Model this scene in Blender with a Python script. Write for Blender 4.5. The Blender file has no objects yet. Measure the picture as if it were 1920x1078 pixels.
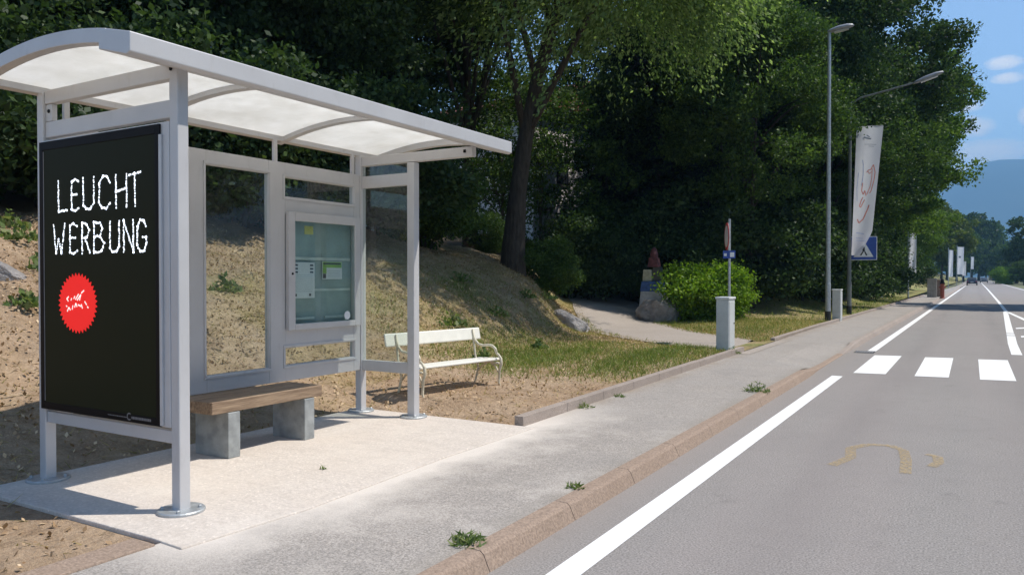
import bpy, math, random
import numpy as np
from mathutils import Vector, Matrix, noise

R = math.radians
sc = bpy.context.scene
col = sc.collection

# ------------------------------------------------------------------ camera
CAM = Vector((0.0, 0.0, 1.6))
YAW, FOC = R(30.7), 1459.0
cam_data = bpy.data.cameras.new('camera')
cam = bpy.data.objects.new('camera', cam_data)
col.objects.link(cam)
cam.location = CAM
cam.rotation_euler = (R(90) - math.atan(20.0 / FOC), 0.0, YAW)
cam_data.sensor_width = 36.0
cam_data.lens = FOC / 1920.0 * 36.0
cam_data.clip_start = 0.05
cam_data.clip_end = 30000.0
sc.camera = cam

# ------------------------------------------------------------------ light
SUN_H = Vector((0.50, 0.33, 1.0)).normalized()           # towards the sun
sun_elev = math.asin(SUN_H.z)
sun_az = math.atan2(SUN_H.x, SUN_H.y)                     # clockwise from +Y
sl = bpy.data.lights.new('sun', 'SUN')
sl.energy = 4.6
sl.angle = R(0.5)
sl.color = (1.0, 0.95, 0.87)
sun = bpy.data.objects.new('sun', sl)
col.objects.link(sun)
sun.rotation_euler = (-SUN_H).to_track_quat('-Z', 'Y').to_euler()
sun.location = (20, 15, 40)

world = bpy.data.worlds.new("World")
sc.world = world
world.use_nodes = True
wt = world.node_tree
wt.nodes.clear()


def wnode(kind, **kw):
    n = wt.nodes.new(kind)
    for k, v in kw.items():
        setattr(n, k, v)
    return n


def wmath(op, a, b=None, clamp=False):
    n = wnode('ShaderNodeMath', operation=op)
    n.use_clamp = clamp
    for i, s in enumerate((a, b)):
        if s is None:
            continue
        if isinstance(s, (int, float)):
            n.inputs[i].default_value = s
        else:
            wt.links.new(s, n.inputs[i])
    return n.outputs[0]


SKY_STRENGTH = 0.15
sky = wnode('ShaderNodeTexSky', sky_type='NISHITA')
sky.sun_disc = False
sky.sun_elevation = sun_elev
sky.sun_rotation = sun_az
sky.altitude = 300
sky.air_density = 1.0
sky.dust_density = 0.15
sky.ozone_density = 1.6
tc = wnode('ShaderNodeTexCoord')
sep = wnode('ShaderNodeSeparateXYZ')
wt.links.new(tc.outputs['Generated'], sep.inputs[0])
yy = wmath('MAXIMUM', sep.outputs[1], 0.02)
cu = wmath('DIVIDE', sep.outputs[0], yy)
cv = wmath('DIVIDE', sep.outputs[2], yy)
comb = wnode('ShaderNodeCombineXYZ')
wt.links.new(cu, comb.inputs[0])
wt.links.new(wmath('MULTIPLY', cv, 2.2), comb.inputs[1])
nz = wnode('ShaderNodeTexNoise')
nz.inputs['Scale'].default_value = 70.0
nz.inputs['Detail'].default_value = 6.0
nz.inputs['Roughness'].default_value = 0.62
wt.links.new(comb.outputs[0], nz.inputs['Vector'])
total = None
#       u        v      half width, half height, weight   (tangents of the direction angles)
CLOUDS = [(0.0258, 0.232, 0.017, 0.0075, 1.0), (0.0296, 0.2145, 0.015, 0.006, 0.95), (0.016, 0.231, 0.006, 0.004, .55),
          (-0.0130, 0.1885, 0.020, 0.007, 1.0), (-0.006, 0.165, 0.024, 0.012, 1.0),
          (0.010, 0.136, 0.042, 0.014, 1.0), (-0.016, 0.118, 0.022, 0.010, .8),
          (0.046, 0.172, 0.007, 0.009, 0.8), (0.16, 0.22, 0.03, 0.014, 1.0), (0.24, 0.14, 0.05, 0.016, 1.0),
          (0.45, 0.25, 0.07, 0.02, 1.0), (0.8, 0.35, 0.12, 0.05, 1.0)]
for (u, v, a, b, w) in CLOUDS:
    du = wmath('MULTIPLY', wmath('SUBTRACT', cu, u), 1.0 / (a * 1.25))
    dv = wmath('MULTIPLY', wmath('SUBTRACT', cv, v), 1.0 / (b * 1.25))
    d2 = wmath('ADD', wmath('MULTIPLY', du, du), wmath('MULTIPLY', dv, dv))
    m = wmath('MULTIPLY', wmath('SUBTRACT', 1.0, d2, True), w)
    total = m if total is None else wmath('MAXIMUM', total, m)
front = wmath('GREATER_THAN', sep.outputs[1], 0.05)
cl = wmath('MULTIPLY', total, front)
cl = wmath('SUBTRACT', wmath('MULTIPLY', wmath('ADD', cl, wmath('MULTIPLY', nz.outputs[0], wmath('MULTIPLY', wmath('MINIMUM', wmath('MULTIPLY', cl, 4.0), 1.0), 1.3))), 0.9), 0.62, True)
cl = wmath('MULTIPLY', cl, 1.25, True)
mixc = wnode('ShaderNodeMix', data_type='RGBA')
wt.links.new(cl, mixc.inputs[0])
hsv = wnode('ShaderNodeHueSaturation')
hsv.inputs['Saturation'].default_value = 0.98
wt.links.new(sky.outputs[0], hsv.inputs['Color'])
wt.links.new(hsv.outputs[0], mixc.inputs[6])
mixc.inputs[7].default_value = (6.6, 6.5, 6.6, 1)
bg = wnode('ShaderNodeBackground')
bg.inputs['Strength'].default_value = SKY_STRENGTH
wt.links.new(mixc.outputs[2], bg.inputs['Color'])
wo = wnode('ShaderNodeOutputWorld')
wt.links.new(bg.outputs[0], wo.inputs['Surface'])

vs = sc.view_settings
vs.view_transform = 'Standard'
vs.look = 'None'
vs.exposure = 0.42
vs.gamma = 1.0
vs.use_curve_mapping = False
sc.cycles.max_bounces = 8
sc.cycles.transparent_max_bounces = 12
sc.cycles.volume_bounces = 0

# ------------------------------------------------------------------ materials
def new_mat(name):
    m = bpy.data.materials.new(name)
    m.use_nodes = True
    nt = m.node_tree
    b = nt.nodes['Principled BSDF']
    return m, nt, b


def N(nt, kind, **kw):
    n = nt.nodes.new(kind)
    for k, v in kw.items():
        setattr(n, k, v)
    return n


def noise_fac(nt, scale, detail=4.0, rough=0.55, lo=0.35, hi=0.65, coord='Object', stretch=None):
    t = N(nt, 'ShaderNodeTexCoord')
    src = t.outputs[coord]
    if stretch:
        mp = N(nt, 'ShaderNodeMapping')
        mp.inputs['Scale'].default_value = stretch
        nt.links.new(src, mp.inputs['Vector'])
        src = mp.outputs[0]
    n = N(nt, 'ShaderNodeTexNoise')
    n.inputs['Scale'].default_value = scale
    n.inputs['Detail'].default_value = detail
    n.inputs['Roughness'].default_value = rough
    nt.links.new(src, n.inputs['Vector'])
    mr = N(nt, 'ShaderNodeMapRange')
    mr.inputs[1].default_value = lo
    mr.inputs[2].default_value = hi
    nt.links.new(n.outputs[0], mr.inputs[0])
    return mr.outputs[0]


def mix(nt, fac, a, b, blend='MIX'):
    m = N(nt, 'ShaderNodeMix', data_type='RGBA', blend_type=blend)
    for i, s in ((0, fac), (6, a), (7, b)):
        if isinstance(s, (int, float)):
            m.inputs[i].default_value = s
        elif isinstance(s, tuple):
            m.inputs[i].default_value = (*s, 1) if len(s) == 3 else s
        else:
            nt.links.new(s, m.inputs[i])
    return m.outputs[2]


def mth(nt, op, a, b=None, clamp=False):
    n = N(nt, 'ShaderNodeMath', operation=op)
    n.use_clamp = clamp
    for i, s in enumerate((a, b)):
        if s is None:
            continue
        if isinstance(s, (int, float)):
            n.inputs[i].default_value = s
        else:
            nt.links.new(s, n.inputs[i])
    return n.outputs[0]


def bump(nt, b, fac, strength=0.3, dist=0.01):
    bn = N(nt, 'ShaderNodeBump')
    bn.inputs['Strength'].default_value = strength
    bn.inputs['Distance'].default_value = dist
    nt.links.new(fac, bn.inputs['Height'])
    nt.links.new(bn.outputs[0], b.inputs['Normal'])


def plain(name, c, rough=0.6, metal=0.0, var=0.12, scale=6.0, spec=0.5, bmp=0.0):
    m, nt, b = new_mat(name)
    f = noise_fac(nt, scale)
    d = tuple(x * (1 - var) for x in c)
    l = tuple(min(1, x * (1 + var)) for x in c)
    nt.links.new(mix(nt, f, d, l), b.inputs['Base Color'])
    b.inputs['Roughness'].default_value = rough
    b.inputs['Metallic'].default_value = metal
    b.inputs['Specular IOR Level'].default_value = spec
    if bmp:
        bump(nt, b, noise_fac(nt, scale * 6), bmp, 0.01)
    return m


def speckled(name, base, spread, grain=220.0, big=0.7, tint=None, rough=0.9, patch=None):
    m, nt, b = new_mat(name)
    f1 = noise_fac(nt, grain, 2.0, 0.7, 0.3, 0.7)
    lo = tuple(x * (1 - spread) for x in base)
    hi = tuple(x * (1 + spread) for x in base)
    c = mix(nt, f1, lo, hi)
    v = N(nt, 'ShaderNodeTexVoronoi')
    v.inputs['Scale'].default_value = grain * 0.45
    t = N(nt, 'ShaderNodeTexCoord')
    nt.links.new(t.outputs['Object'], v.inputs['Vector'])
    sp = mth(nt, 'LESS_THAN', v.outputs[0], 0.17)
    c = mix(nt, mth(nt, 'MULTIPLY', sp, 0.45), c, tuple(min(1, x * 1.7) for x in base))
    f2 = noise_fac(nt, big, 5.0, 0.6, 0.3, 0.7)
    c = mix(nt, mth(nt, 'MULTIPLY', f2, 0.5), c, tint or tuple(x * 0.8 for x in base))
    f3 = noise_fac(nt, big * 9, 5.0, 0.65, 0.50, 0.72)
    c = mix(nt, mth(nt, 'MULTIPLY', f3, 0.25), c, tuple(x * 0.66 for x in base))
    if patch:
        c = patch(nt, c)
    nt.links.new(c, b.inputs['Base Color'])
    b.inputs['Roughness'].default_value = rough
    b.inputs['Specular IOR Level'].default_value = 0.25
    bump(nt, b, f1, 0.35, 0.004)
    return m


def pos_xyz(nt):
    g = N(nt, 'ShaderNodeNewGeometry')
    s = N(nt, 'ShaderNodeSeparateXYZ')
    nt.links.new(g.outputs['Position'], s.inputs[0])
    return s.outputs


def cement_dust(nt, c):
    """pale cement dust trodden from the new slab onto the old asphalt"""
    p = pos_xyz(nt)
    a = mth(nt, 'SUBTRACT', 1.0, mth(nt, 'MULTIPLY', mth(nt, 'ADD', p[0], 3.72), 1.25), True)
    ylo = mth(nt, 'MULTIPLY', mth(nt, 'SUBTRACT', p[1], 2.35), 1.6, True)
    yhi = mth(nt, 'MULTIPLY', mth(nt, 'SUBTRACT', 8.6, p[1]), 0.55, True)
    st = noise_fac(nt, 1.1, 7, 0.7, 0.48, 0.72)
    c = mix(nt, mth(nt, 'MULTIPLY', st, 0.38), c, (0.20, 0.185, 0.17))
    kb = mth(nt, 'MULTIPLY', mth(nt, 'SUBTRACT', 1.0, mth(nt, 'MULTIPLY', mth(nt, 'ABSOLUTE', mth(nt, 'ADD', p[0], 2.42)), 6.0), True), noise_fac(nt, 3.0, 6, .7, .3, .7))
    c = mix(nt, mth(nt, 'MULTIPLY', kb, 0.6), c, (0.25, 0.22, 0.18))
    ke = mth(nt, 'MULTIPLY', mth(nt, 'SUBTRACT', 1.0, mth(nt, 'MULTIPLY', mth(nt, 'ADD', p[0], 3.86), 4.0), True), mth(nt, 'MULTIPLY', noise_fac(nt, 2.2, 6, .7, .35, .65), mth(nt, 'GREATER_THAN', p[1], 7.0)))
    c = mix(nt, mth(nt, 'MULTIPLY', ke, 0.7), c, (0.27, 0.215, 0.16))
    f = noise_fac(nt, 1.7, 6, 0.68, 0.25, 0.75)
    f = mth(nt, 'ADD', mth(nt, 'MULTIPLY', mth(nt, 'MULTIPLY', a, a), 1.1), mth(nt, 'MULTIPLY', mth(nt, 'SUBTRACT', f, 0.5), 0.9))
    f = mth(nt, 'MULTIPLY', mth(nt, 'MULTIPLY', f, ylo, True), yhi, True)
    return mix(nt, f, c, (0.62, 0.56, 0.50))


def road_wear(nt, c):
    f = noise_fac(nt, 0.5, 4, 0.6, 0.35, 0.65, stretch=(1.6, 0.12, 1))
    c = mix(nt, mth(nt, 'MULTIPLY', f, 0.35), c, (0.30, 0.252, 0.236))
    p = pos_xyz(nt)
    # tyre-polished tracks, a patched trench and fine cracks
    tr = mth(nt, 'ABSOLUTE', mth(nt, 'SUBTRACT', mth(nt, 'ABSOLUTE', mth(nt, 'ADD', p[0], 0.25)), 0.80))
    tr = mth(nt, 'MULTIPLY', mth(nt, 'SUBTRACT', 1.0, mth(nt, 'MULTIPLY', tr, 2.6), True), noise_fac(nt, 0.9, 4, .6, .25, .7, stretch=(2, .2, 1)))
    c = mix(nt, mth(nt, 'MULTIPLY', tr, 0.38), c, (0.165, 0.15, 0.145))
    st = noise_fac(nt, 2.4, 7, 0.72, 0.60, 0.74)
    c = mix(nt, mth(nt, 'MULTIPLY', st, 0.45), c, (0.12, 0.11, 0.105))
    gut = mth(nt, 'SUBTRACT', 1.0, mth(nt, 'MULTIPLY', mth(nt, 'ADD', p[0], 2.25), 3.0), True)
    return mix(nt, mth(nt, 'MULTIPLY', gut, 0.45), c, (0.27, 0.235, 0.205))


def trowel(nt, c):
    f = noise_fac(nt, 5.0, 7, 0.72, 0.48, 0.68, stretch=(0.5, 2.2, 1))
    c = mix(nt, mth(nt, 'MULTIPLY', f, 0.32), c, (0.42, 0.365, 0.31))
    f = noise_fac(nt, 2.2, 7, 0.7, 0.5, 0.7, stretch=(1.5, .6, 1))
    return mix(nt, mth(nt, 'MULTIPLY', f, 0.4), c, (0.66, 0.60, 0.53))


M = {}
M['road'] = speckled('road_asphalt', (0.262, 0.243, 0.226), 0.66, 80.0, 0.5, (0.215, 0.200, 0.190), patch=road_wear)
M['pavement'] = speckled('pavement_asphalt', (0.335, 0.298, 0.264), 0.55, 80.0, 0.8, (0.295, 0.275, 0.258), patch=cement_dust)
M['slab'] = speckled('fresh_concrete', (0.555, 0.495, 0.44), 0.16, 45.0, 1.3, (0.61, 0.53, 0.455), patch=trowel)
M['kerb'] = speckled('porphyry_kerb', (0.315, 0.235, 0.180), 0.35, 60.0, 1.2, (0.25, 0.180, 0.135))
M['mortar'] = plain('mortar', (0.42, 0.36, 0.31), 0.9)
M['edging'] = speckled('edging_stone', (0.35, 0.29, 0.25), 0.25, 70.0, 1.5, (0.24, 0.2, 0.17))
M['path'] = speckled('path_gravel', (0.36, 0.31, 0.27), 0.25, 50.0, 0.9, (0.30, 0.26, 0.22))

m, nt, b = new_mat('line_paint')
f = noise_fac(nt, 9.0, 8, 0.7, 0.60, 0.78)
g = noise_fac(nt, 120.0, 3, 0.6, 0.35, 0.6)
c = mix(nt, g, (0.70, 0.69, 0.67), (0.84, 0.83, 0.81))
nt.links.new(mix(nt, mth(nt, 'MULTIPLY', f, 0.5), c, (0.4, 0.39, 0.37)), b.inputs['Base Color'])
b.inputs['Roughness'].default_value = 0.7
ch = noise_fac(nt, 26.0, 8, 0.78, 0.66, 0.70)
nt.links.new(mth(nt, 'SUBTRACT', 1.0, mth(nt, 'MULTIPLY', ch, 0.8)), b.inputs['Alpha'])
M['paint'] = m
m, nt, b = new_mat('faded_yellow_spray')
f = noise_fac(nt, 40.0, 5, 0.7, 0.40, 0.60)
b.inputs['Base Color'].default_value = (0.46, 0.345, 0.19, 1)
nt.links.new(mth(nt, 'MULTIPLY', noise_fac(nt, 28.0, 6, 0.75, 0.34, 0.62), 0.75), b.inputs['Alpha'])
b.inputs['Roughness'].default_value = 0.9
M['yellow_spray'] = m

def shelter_paint(name, c, rough, spec):
    m, nt, b = new_mat(name)
    f = noise_fac(nt, 3.0, 5, 0.6, 0.3, 0.7)
    c1 = mix(nt, f, tuple(x * 0.95 for x in c), tuple(x * 1.04 for x in c))
    d = noise_fac(nt, 14.0, 8, 0.75, 0.56, 0.80, stretch=(1, 1, 0.25))
    c1 = mix(nt, mth(nt, 'MULTIPLY', d, 0.38), c1, (0.33, 0.31, 0.28))
    nt.links.new(c1, b.inputs['Base Color'])
    b.inputs['Roughness'].default_value = rough
    b.inputs['Specular IOR Level'].default_value = spec
    b.inputs['Metallic'].default_value = 0.15
    bump(nt, b, noise_fac(nt, 60, 3), 0.04, 0.002)
    return m


M['silver'] = shelter_paint('silver_grey_powder_coat', (0.56, 0.55, 0.55), 0.42, 0.5)
M['galv'] = plain('galvanised_steel', (0.42, 0.44, 0.45), 0.45, 0.5, 0.15, 14)
M['zinc_plate'] = plain('bench_steel', (0.36, 0.38, 0.38), 0.5, 0.35, 0.2, 9)
M['black'] = plain('black_frame', (0.006, 0.005, 0.006), 0.5, 0, 0.2, 4, 0.12)
def backlit(name, c, e, k, spec=0.0):
    m, nt, b = new_mat(name)
    f = noise_fac(nt, 5.0)
    nt.links.new(mix(nt, f, tuple(x * .97 for x in c), c), b.inputs['Base Color'])
    b.inputs['Roughness'].default_value = 0.5
    b.inputs['Specular IOR Level'].default_value = spec
    b.inputs['Emission Color'].default_value = (*e, 1)
    b.inputs['Emission Strength'].default_value = k
    return m


M['screen'] = backlit('advert_screen', (0.008, 0.0095, 0.005), (0.55, 0.68, 0.32), 0.0045, 0.08)
M['sticker'] = backlit('red_sticker', (0.78, 0.035, 0.03), (1.0, 0.035, 0.03), 0.42)
M['sticker_ink'] = backlit('white_sticker_ink', (0.82, 0.78, 0.72), (1, .92, .85), 0.5)
M['footer'] = plain('grey_print', (0.20, 0.19, 0.19), 0.6)
M['white_sheet'] = plain('white_paper', (0.72, 0.74, 0.76), 0.8, 0, 0.03)
M['ink'] = plain('dark_ink', (0.06, 0.07, 0.09), 0.8)
M['pale_ink'] = plain('pale_ink', (0.45, 0.50, 0.54), 0.8)
M['yellow_note'] = plain('yellow_paper', (0.62, 0.58, 0.16), 0.8)
M['green_print'] = plain('green_print', (0.26, 0.48, 0.10), 0.7)
M['board_back'] = plain('board_backing', (0.30, 0.39, 0.385), 0.6, 0, 0.08)
M['board_rail'] = plain('board_rail', (0.55, 0.62, 0.60), 0.4)
M['rubber'] = plain('black_rubber', (0.02, 0.02, 0.02), 0.6)
M['lamp_grey'] = plain('lamp_housing', (0.30, 0.30, 0.31), 0.45, 0.2)
M['dull_pole'] = plain('weathered_pole', (0.17, 0.18, 0.17), 0.7, 0.2)
M['lens'] = plain('lamp_lens', (0.55, 0.55, 0.53), 0.2)
M['cabinet'] = plain('cabinet_grey', (0.54, 0.55, 0.53), 0.6, 0, 0.08, 4)
M['cabinet_cap'] = plain('cabinet_cap_white', (0.70, 0.70, 0.68), 0.6)
M['white_wood'] = plain('cream_white_gloss', (0.80, 0.77, 0.68), 0.4, 0, 0.04, 8)
M['cast_iron'] = plain('cream_cast_iron', (0.62, 0.56, 0.42), 0.5, 0, 0.2, 18)
M['sign_blue'] = plain('sign_blue', (0.02, 0.07, 0.33), 0.4)
M['sign_white'] = plain('sign_white', (0.75, 0.75, 0.74), 0.4)
M['sign_red'] = plain('sign_red', (0.5, 0.03, 0.03), 0.4)
M['sign_black'] = plain('sign_black', (0.015, 0.015, 0.015), 0.5)
M['hydrant'] = plain('hydrant_red', (0.30, 0.075, 0.045), 0.55)
M['wall_white'] = plain('house_render', (0.82, 0.77, 0.76), 0.9, 0, 0.06, 1)
M['wall_ochre'] = plain('ochre_render', (0.62, 0.38, 0.20), 0.9, 0, 0.06, 1)
M['roof_tile'] = plain('roof_tile', (0.28, 0.10, 0.07), 0.9, 0, 0.25, 8)
M['window_dark'] = plain('window_glass_dark', (0.03, 0.035, 0.04), 0.1)
M['brick'] = plain('brick_wall', (0.27, 0.19, 0.155), 0.9, 0, 0.25, 12)
M['pillar'] = plain('pale_pillar', (0.33, 0.31, 0.28), 0.9)
M['car_dark'] = plain('car_paint_dark', (0.025, 0.03, 0.045), 0.2)
M['car_grey'] = plain('car_paint_grey', (0.10, 0.11, 0.13), 0.25)
M['plate'] = plain('number_plate', (0.6, 0.6, 0.6), 0.5)
M['tail'] = plain('tail_light', (0.35, 0.02, 0.02), 0.25)
M['totem_blue'] = plain('totem_blue', (0.045, 0.10, 0.26), 0.6, 0, 0.3, 8)
M['totem_sand'] = plain('totem_sand', (0.42, 0.40, 0.28), 0.7, 0, 0.2, 8)
M['totem_red'] = plain('totem_red', (0.12, 0.035, 0.035), 0.7, 0, 0.35, 8)
M['totem_dark'] = plain('totem_dark', (0.07, 0.07, 0.055), 0.7, 0, 0.3, 8)
M['totem_stone'] = plain('totem_stone', (0.42, 0.42, 0.42), 0.85, 0, 0.15, 10)
M['debris'] = plain('dry_leaf', (0.34, 0.25, 0.15), 0.9, 0, 0.5, 3)

m, nt, b = new_mat('led_white')
b.inputs['Base Color'].default_value = (0.9, 0.92, 1, 1)
b.inputs['Emission Color'].default_value = (0.86, 0.93, 1.0, 1)
b.inputs['Emission Strength'].default_value = 1.15
M['led'] = m

m, nt, b = new_mat('weathered_oak')
f = noise_fac(nt, 5.0, 7, 0.6, 0.3, 0.7, stretch=(9, 0.5, 9))
f2 = noise_fac(nt, 30.0, 4, 0.6, 0.4, 0.7, stretch=(9, 0.3, 9))
c = mix(nt, f, (0.17, 0.11, 0.07), (0.44, 0.32, 0.21))
nt.links.new(mix(nt, mth(nt, 'MULTIPLY', f2, 0.45), c, (0.10, 0.06, 0.035)), b.inputs['Base Color'])
b.inputs['Roughness'].default_value = 0.75
bump(nt, b, f, 0.25, 0.005)
M['oak'] = m

m, nt, b = new_mat('polycarbonate_roof')
nt.nodes.remove(b)
d = N(nt, 'ShaderNodeBsdfDiffuse'); t = N(nt, 'ShaderNodeBsdfTranslucent'); mx = N(nt, 'ShaderNodeMixShader')
f = noise_fac(nt, 3.5, 6, 0.65, 0.35, 0.75)
cc = mix(nt, f, (0.93, 0.915, 0.88), (0.80, 0.78, 0.73))
nt.links.new(cc, d.inputs[0]); nt.links.new(cc, t.inputs[0])
mx.inputs[0].default_value = 0.74
nt.links.new(d.outputs[0], mx.inputs[1]); nt.links.new(t.outputs[0], mx.inputs[2])
nt.links.new(mx.outputs[0], nt.nodes['Material Output'].inputs[0])
M['poly'] = m


def glass(name, tint, refl=1.0, haze=0.04):
    m, nt, b = new_mat(name)
    nt.nodes.remove(b)
    tr = N(nt, 'ShaderNodeBsdfTransparent'); tr.inputs[0].default_value = (*tint, 1)
    gl = N(nt, 'ShaderNodeBsdfGlossy'); gl.inputs['Roughness'].default_value = 0.0
    gl.inputs[0].default_value = (refl, refl, refl, 1)
    fr = N(nt, 'ShaderNodeFresnel'); fr.inputs[0].default_value = 1.52
    mx = N(nt, 'ShaderNodeMixShader')
    gg = N(nt, 'ShaderNodeNewGeometry')
    nt.links.new(mth(nt, 'MULTIPLY', mth(nt, 'MULTIPLY', fr.outputs[0], 1.5, True), mth(nt, 'SUBTRACT', 1.0, gg.outputs['Backfacing'])), mx.inputs[0])
    nt.links.new(tr.outputs[0], mx.inputs[1]); nt.links.new(gl.outputs[0], mx.inputs[2])
    df = N(nt, 'ShaderNodeBsdfDiffuse'); df.inputs[0].default_value = (0.6, 0.6, 0.58, 1)
    m2 = N(nt, 'ShaderNodeMixShader')
    f = noise_fac(nt, 4.0, 6, 0.7, 0.3, 0.8)
    nt.links.new(mth(nt, 'MULTIPLY', f, haze), m2.inputs[0])
    nt.links.new(mx.outputs[0], m2.inputs[1]); nt.links.new(df.outputs[0], m2.inputs[2])
    nt.links.new(m2.outputs[0], nt.nodes['Material Output'].inputs[0])
    return m


M['glass'] = glass('shelter_glass', (0.86, 0.90, 0.88))
M['board_glass'] = glass('board_glass', (0.88, 0.93, 0.92), 1.0, 0.03)


def leaf_mat(name, c0, c1, c2, trans=0.35, rough=0.5):
    m, nt, b = new_mat(name)
    nt.nodes.remove(b)
    g = N(nt, 'ShaderNodeNewGeometry')
    r = N(nt, 'ShaderNodeValToRGB')
    e = r.color_ramp.elements
    e[0].position = 0.0; e[0].color = (*c0, 1)
    e[1].position = 1.0; e[1].color = (*c2, 1)
    k = e.new(0.55); k.color = (*c1, 1)
    nt.links.new(g.outputs['Random Per Island'], r.inputs[0])
    f = noise_fac(nt, 0.55, 3, 0.5, 0.35, 0.65)
    c = mix(nt, mth(nt, 'MULTIPLY', f, 0.45), r.outputs[0], c0)
    d = N(nt, 'ShaderNodeBsdfDiffuse')
    nt.links.new(c, d.inputs[0])
    t = N(nt, 'ShaderNodeBsdfTranslucent')
    nt.links.new(mix(nt, 1.0, c, (1.25, 1.35, 0.7), 'MULTIPLY'), t.inputs[0])
    mx = N(nt, 'ShaderNodeMixShader'); mx.inputs[0].default_value = trans
    nt.links.new(d.outputs[0], mx.inputs[1]); nt.links.new(t.outputs[0], mx.inputs[2])
    gl = N(nt, 'ShaderNodeBsdfGlossy'); gl.inputs['Roughness'].default_value = rough
    gl.inputs[0].default_value = (0.5, 0.5, 0.5, 1)
    m3 = N(nt, 'ShaderNodeMixShader'); m3.inputs[0].default_value = 0.03
    nt.links.new(mx.outputs[0], m3.inputs[1]); nt.links.new(gl.outputs[0], m3.inputs[2])
    nt.links.new(m3.outputs[0], nt.nodes['Material Output'].inputs[0])
    return m


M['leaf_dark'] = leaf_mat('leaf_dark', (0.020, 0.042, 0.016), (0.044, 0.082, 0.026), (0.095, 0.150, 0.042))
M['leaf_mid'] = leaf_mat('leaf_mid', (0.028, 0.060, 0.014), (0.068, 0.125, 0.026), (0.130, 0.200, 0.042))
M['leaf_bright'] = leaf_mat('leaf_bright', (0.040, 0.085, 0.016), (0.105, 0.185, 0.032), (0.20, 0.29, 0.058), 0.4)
M['leaf_birch'] = leaf_mat('leaf_birch', (0.090, 0.150, 0.048), (0.22, 0.32, 0.115), (0.40, 0.50, 0.22), 0.5)
M['leaf_bush'] = leaf_mat('leaf_bush', (0.085, 0.175, 0.012), (0.175, 0.300, 0.022), (0.285, 0.390, 0.036), 0.4)
M['leaf_yellow'] = leaf_mat('leaf_yellow', (0.06, 0.09, 0.015), (0.105, 0.145, 0.025), (0.16, 0.19, 0.04))
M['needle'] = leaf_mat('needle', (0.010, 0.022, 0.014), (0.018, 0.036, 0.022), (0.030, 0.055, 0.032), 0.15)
M['weed'] = leaf_mat('weed_leaf', (0.09, 0.14, 0.04), (0.17, 0.235, 0.075), (0.32, 0.33, 0.15))
M['grass'] = leaf_mat('grass_blade', (0.16, 0.15, 0.045), (0.36, 0.28, 0.11), (0.62, 0.48, 0.25), 0.3)
M['green_grass'] = leaf_mat('green_grass_blade', (0.10, 0.17, 0.026), (0.23, 0.275, 0.06), (0.46, 0.41, 0.15), 0.3)
M['litter'] = leaf_mat('litter', (0.24, 0.15, 0.08), (0.50, 0.34, 0.20), (0.74, 0.57, 0.38), 0.1)

m, nt, b = new_mat('bark')
f = noise_fac(nt, 6.0, 7, 0.65, 0.3, 0.7, stretch=(2.5, 2.5, 0.5))
nt.links.new(mix(nt, f, (0.025, 0.020, 0.016), (0.085, 0.068, 0.052)), b.inputs['Base Color'])
b.inputs['Roughness'].default_value = 0.95
bump(nt, b, f, 0.9, 0.04)
M['bark'] = m

m, nt, b = new_mat('rock')
f = noise_fac(nt, 3.0, 8, 0.68, 0.3, 0.7)
f2 = noise_fac(nt, 9.0, 6, 0.7, 0.5, 0.7)
c = mix(nt, f, (0.17, 0.155, 0.145), (0.42, 0.39, 0.37))
nt.links.new(mix(nt, mth(nt, 'MULTIPLY', f2, 0.5), c, (0.28, 0.23, 0.20)), b.inputs['Base Color'])
b.inputs['Roughness'].default_value = 0.95
bump(nt, b, f, 0.8, 0.08)
M['rock'] = m

# soil of the bank: dry earth with leaf litter, straw, and green where the grass is alive
m, nt, b = new_mat('dry_bank')
f = noise_fac(nt, 1.1, 6, 0.6, 0.3, 0.7)
f2 = noise_fac(nt, 14.0, 7, 0.72, 0.32, 0.68)
c = mix(nt, f, (0.42, 0.295, 0.195), (0.57, 0.425, 0.30))
c = mix(nt, mth(nt, 'MULTIPLY', f2, 0.55), c, (0.28, 0.185, 0.11))
f5 = noise_fac(nt, 60.0, 4, 0.7, 0.52, 0.62)
f8 = noise_fac(nt, 0.8, 6, 0.7, 0.45, 0.62)
c = mix(nt, mth(nt, 'MULTIPLY', f8, 0.55), c, (0.27, 0.165, 0.095))
c = mix(nt, mth(nt, 'MULTIPLY', f5, 0.5), c, (0.64, 0.49, 0.33))
vc = N(nt, 'ShaderNodeAttribute', attribute_name='cover')
f3 = noise_fac(nt, 2.6, 7, 0.66, 0.32, 0.66)
sepc = N(nt, 'ShaderNodeSeparateColor')
nt.links.new(vc.outputs['Color'], sepc.inputs[0])
straw = mth(nt, 'MULTIPLY', mth(nt, 'ADD', sepc.outputs[0], mth(nt, 'SUBTRACT', f3, 0.5)), sepc.outputs[0], True)
c = mix(nt, straw, c, mix(nt, f2, (0.47, 0.36, 0.17), (0.28, 0.225, 0.095)))
f4 = noise_fac(nt, 3.3, 7, 0.7, 0.32, 0.62)
green = mth(nt, 'MULTIPLY', mth(nt, 'ADD', sepc.outputs[1], mth(nt, 'SUBTRACT', f4, 0.6)), sepc.outputs[1], True)
c = mix(nt, green, c, mix(nt, f2, (0.20, 0.245, 0.075), (0.12, 0.165, 0.045)))
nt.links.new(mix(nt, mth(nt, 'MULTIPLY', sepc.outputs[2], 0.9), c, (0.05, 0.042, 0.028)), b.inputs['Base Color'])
b.inputs['Roughness'].default_value = 1.0
b.inputs['Specular IOR Level'].default_value = 0.1
f7 = noise_fac(nt, 4.5, 6, 0.7, 0.50, 0.66, stretch=(1, 1, 2.5))
c_in = b.inputs['Base Color'].links[0].from_socket
nt.links.new(mix(nt, mth(nt, 'MULTIPLY', f7, 0.35), c_in, (0.16, 0.105, 0.065)), b.inputs['Base Color'])
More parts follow.
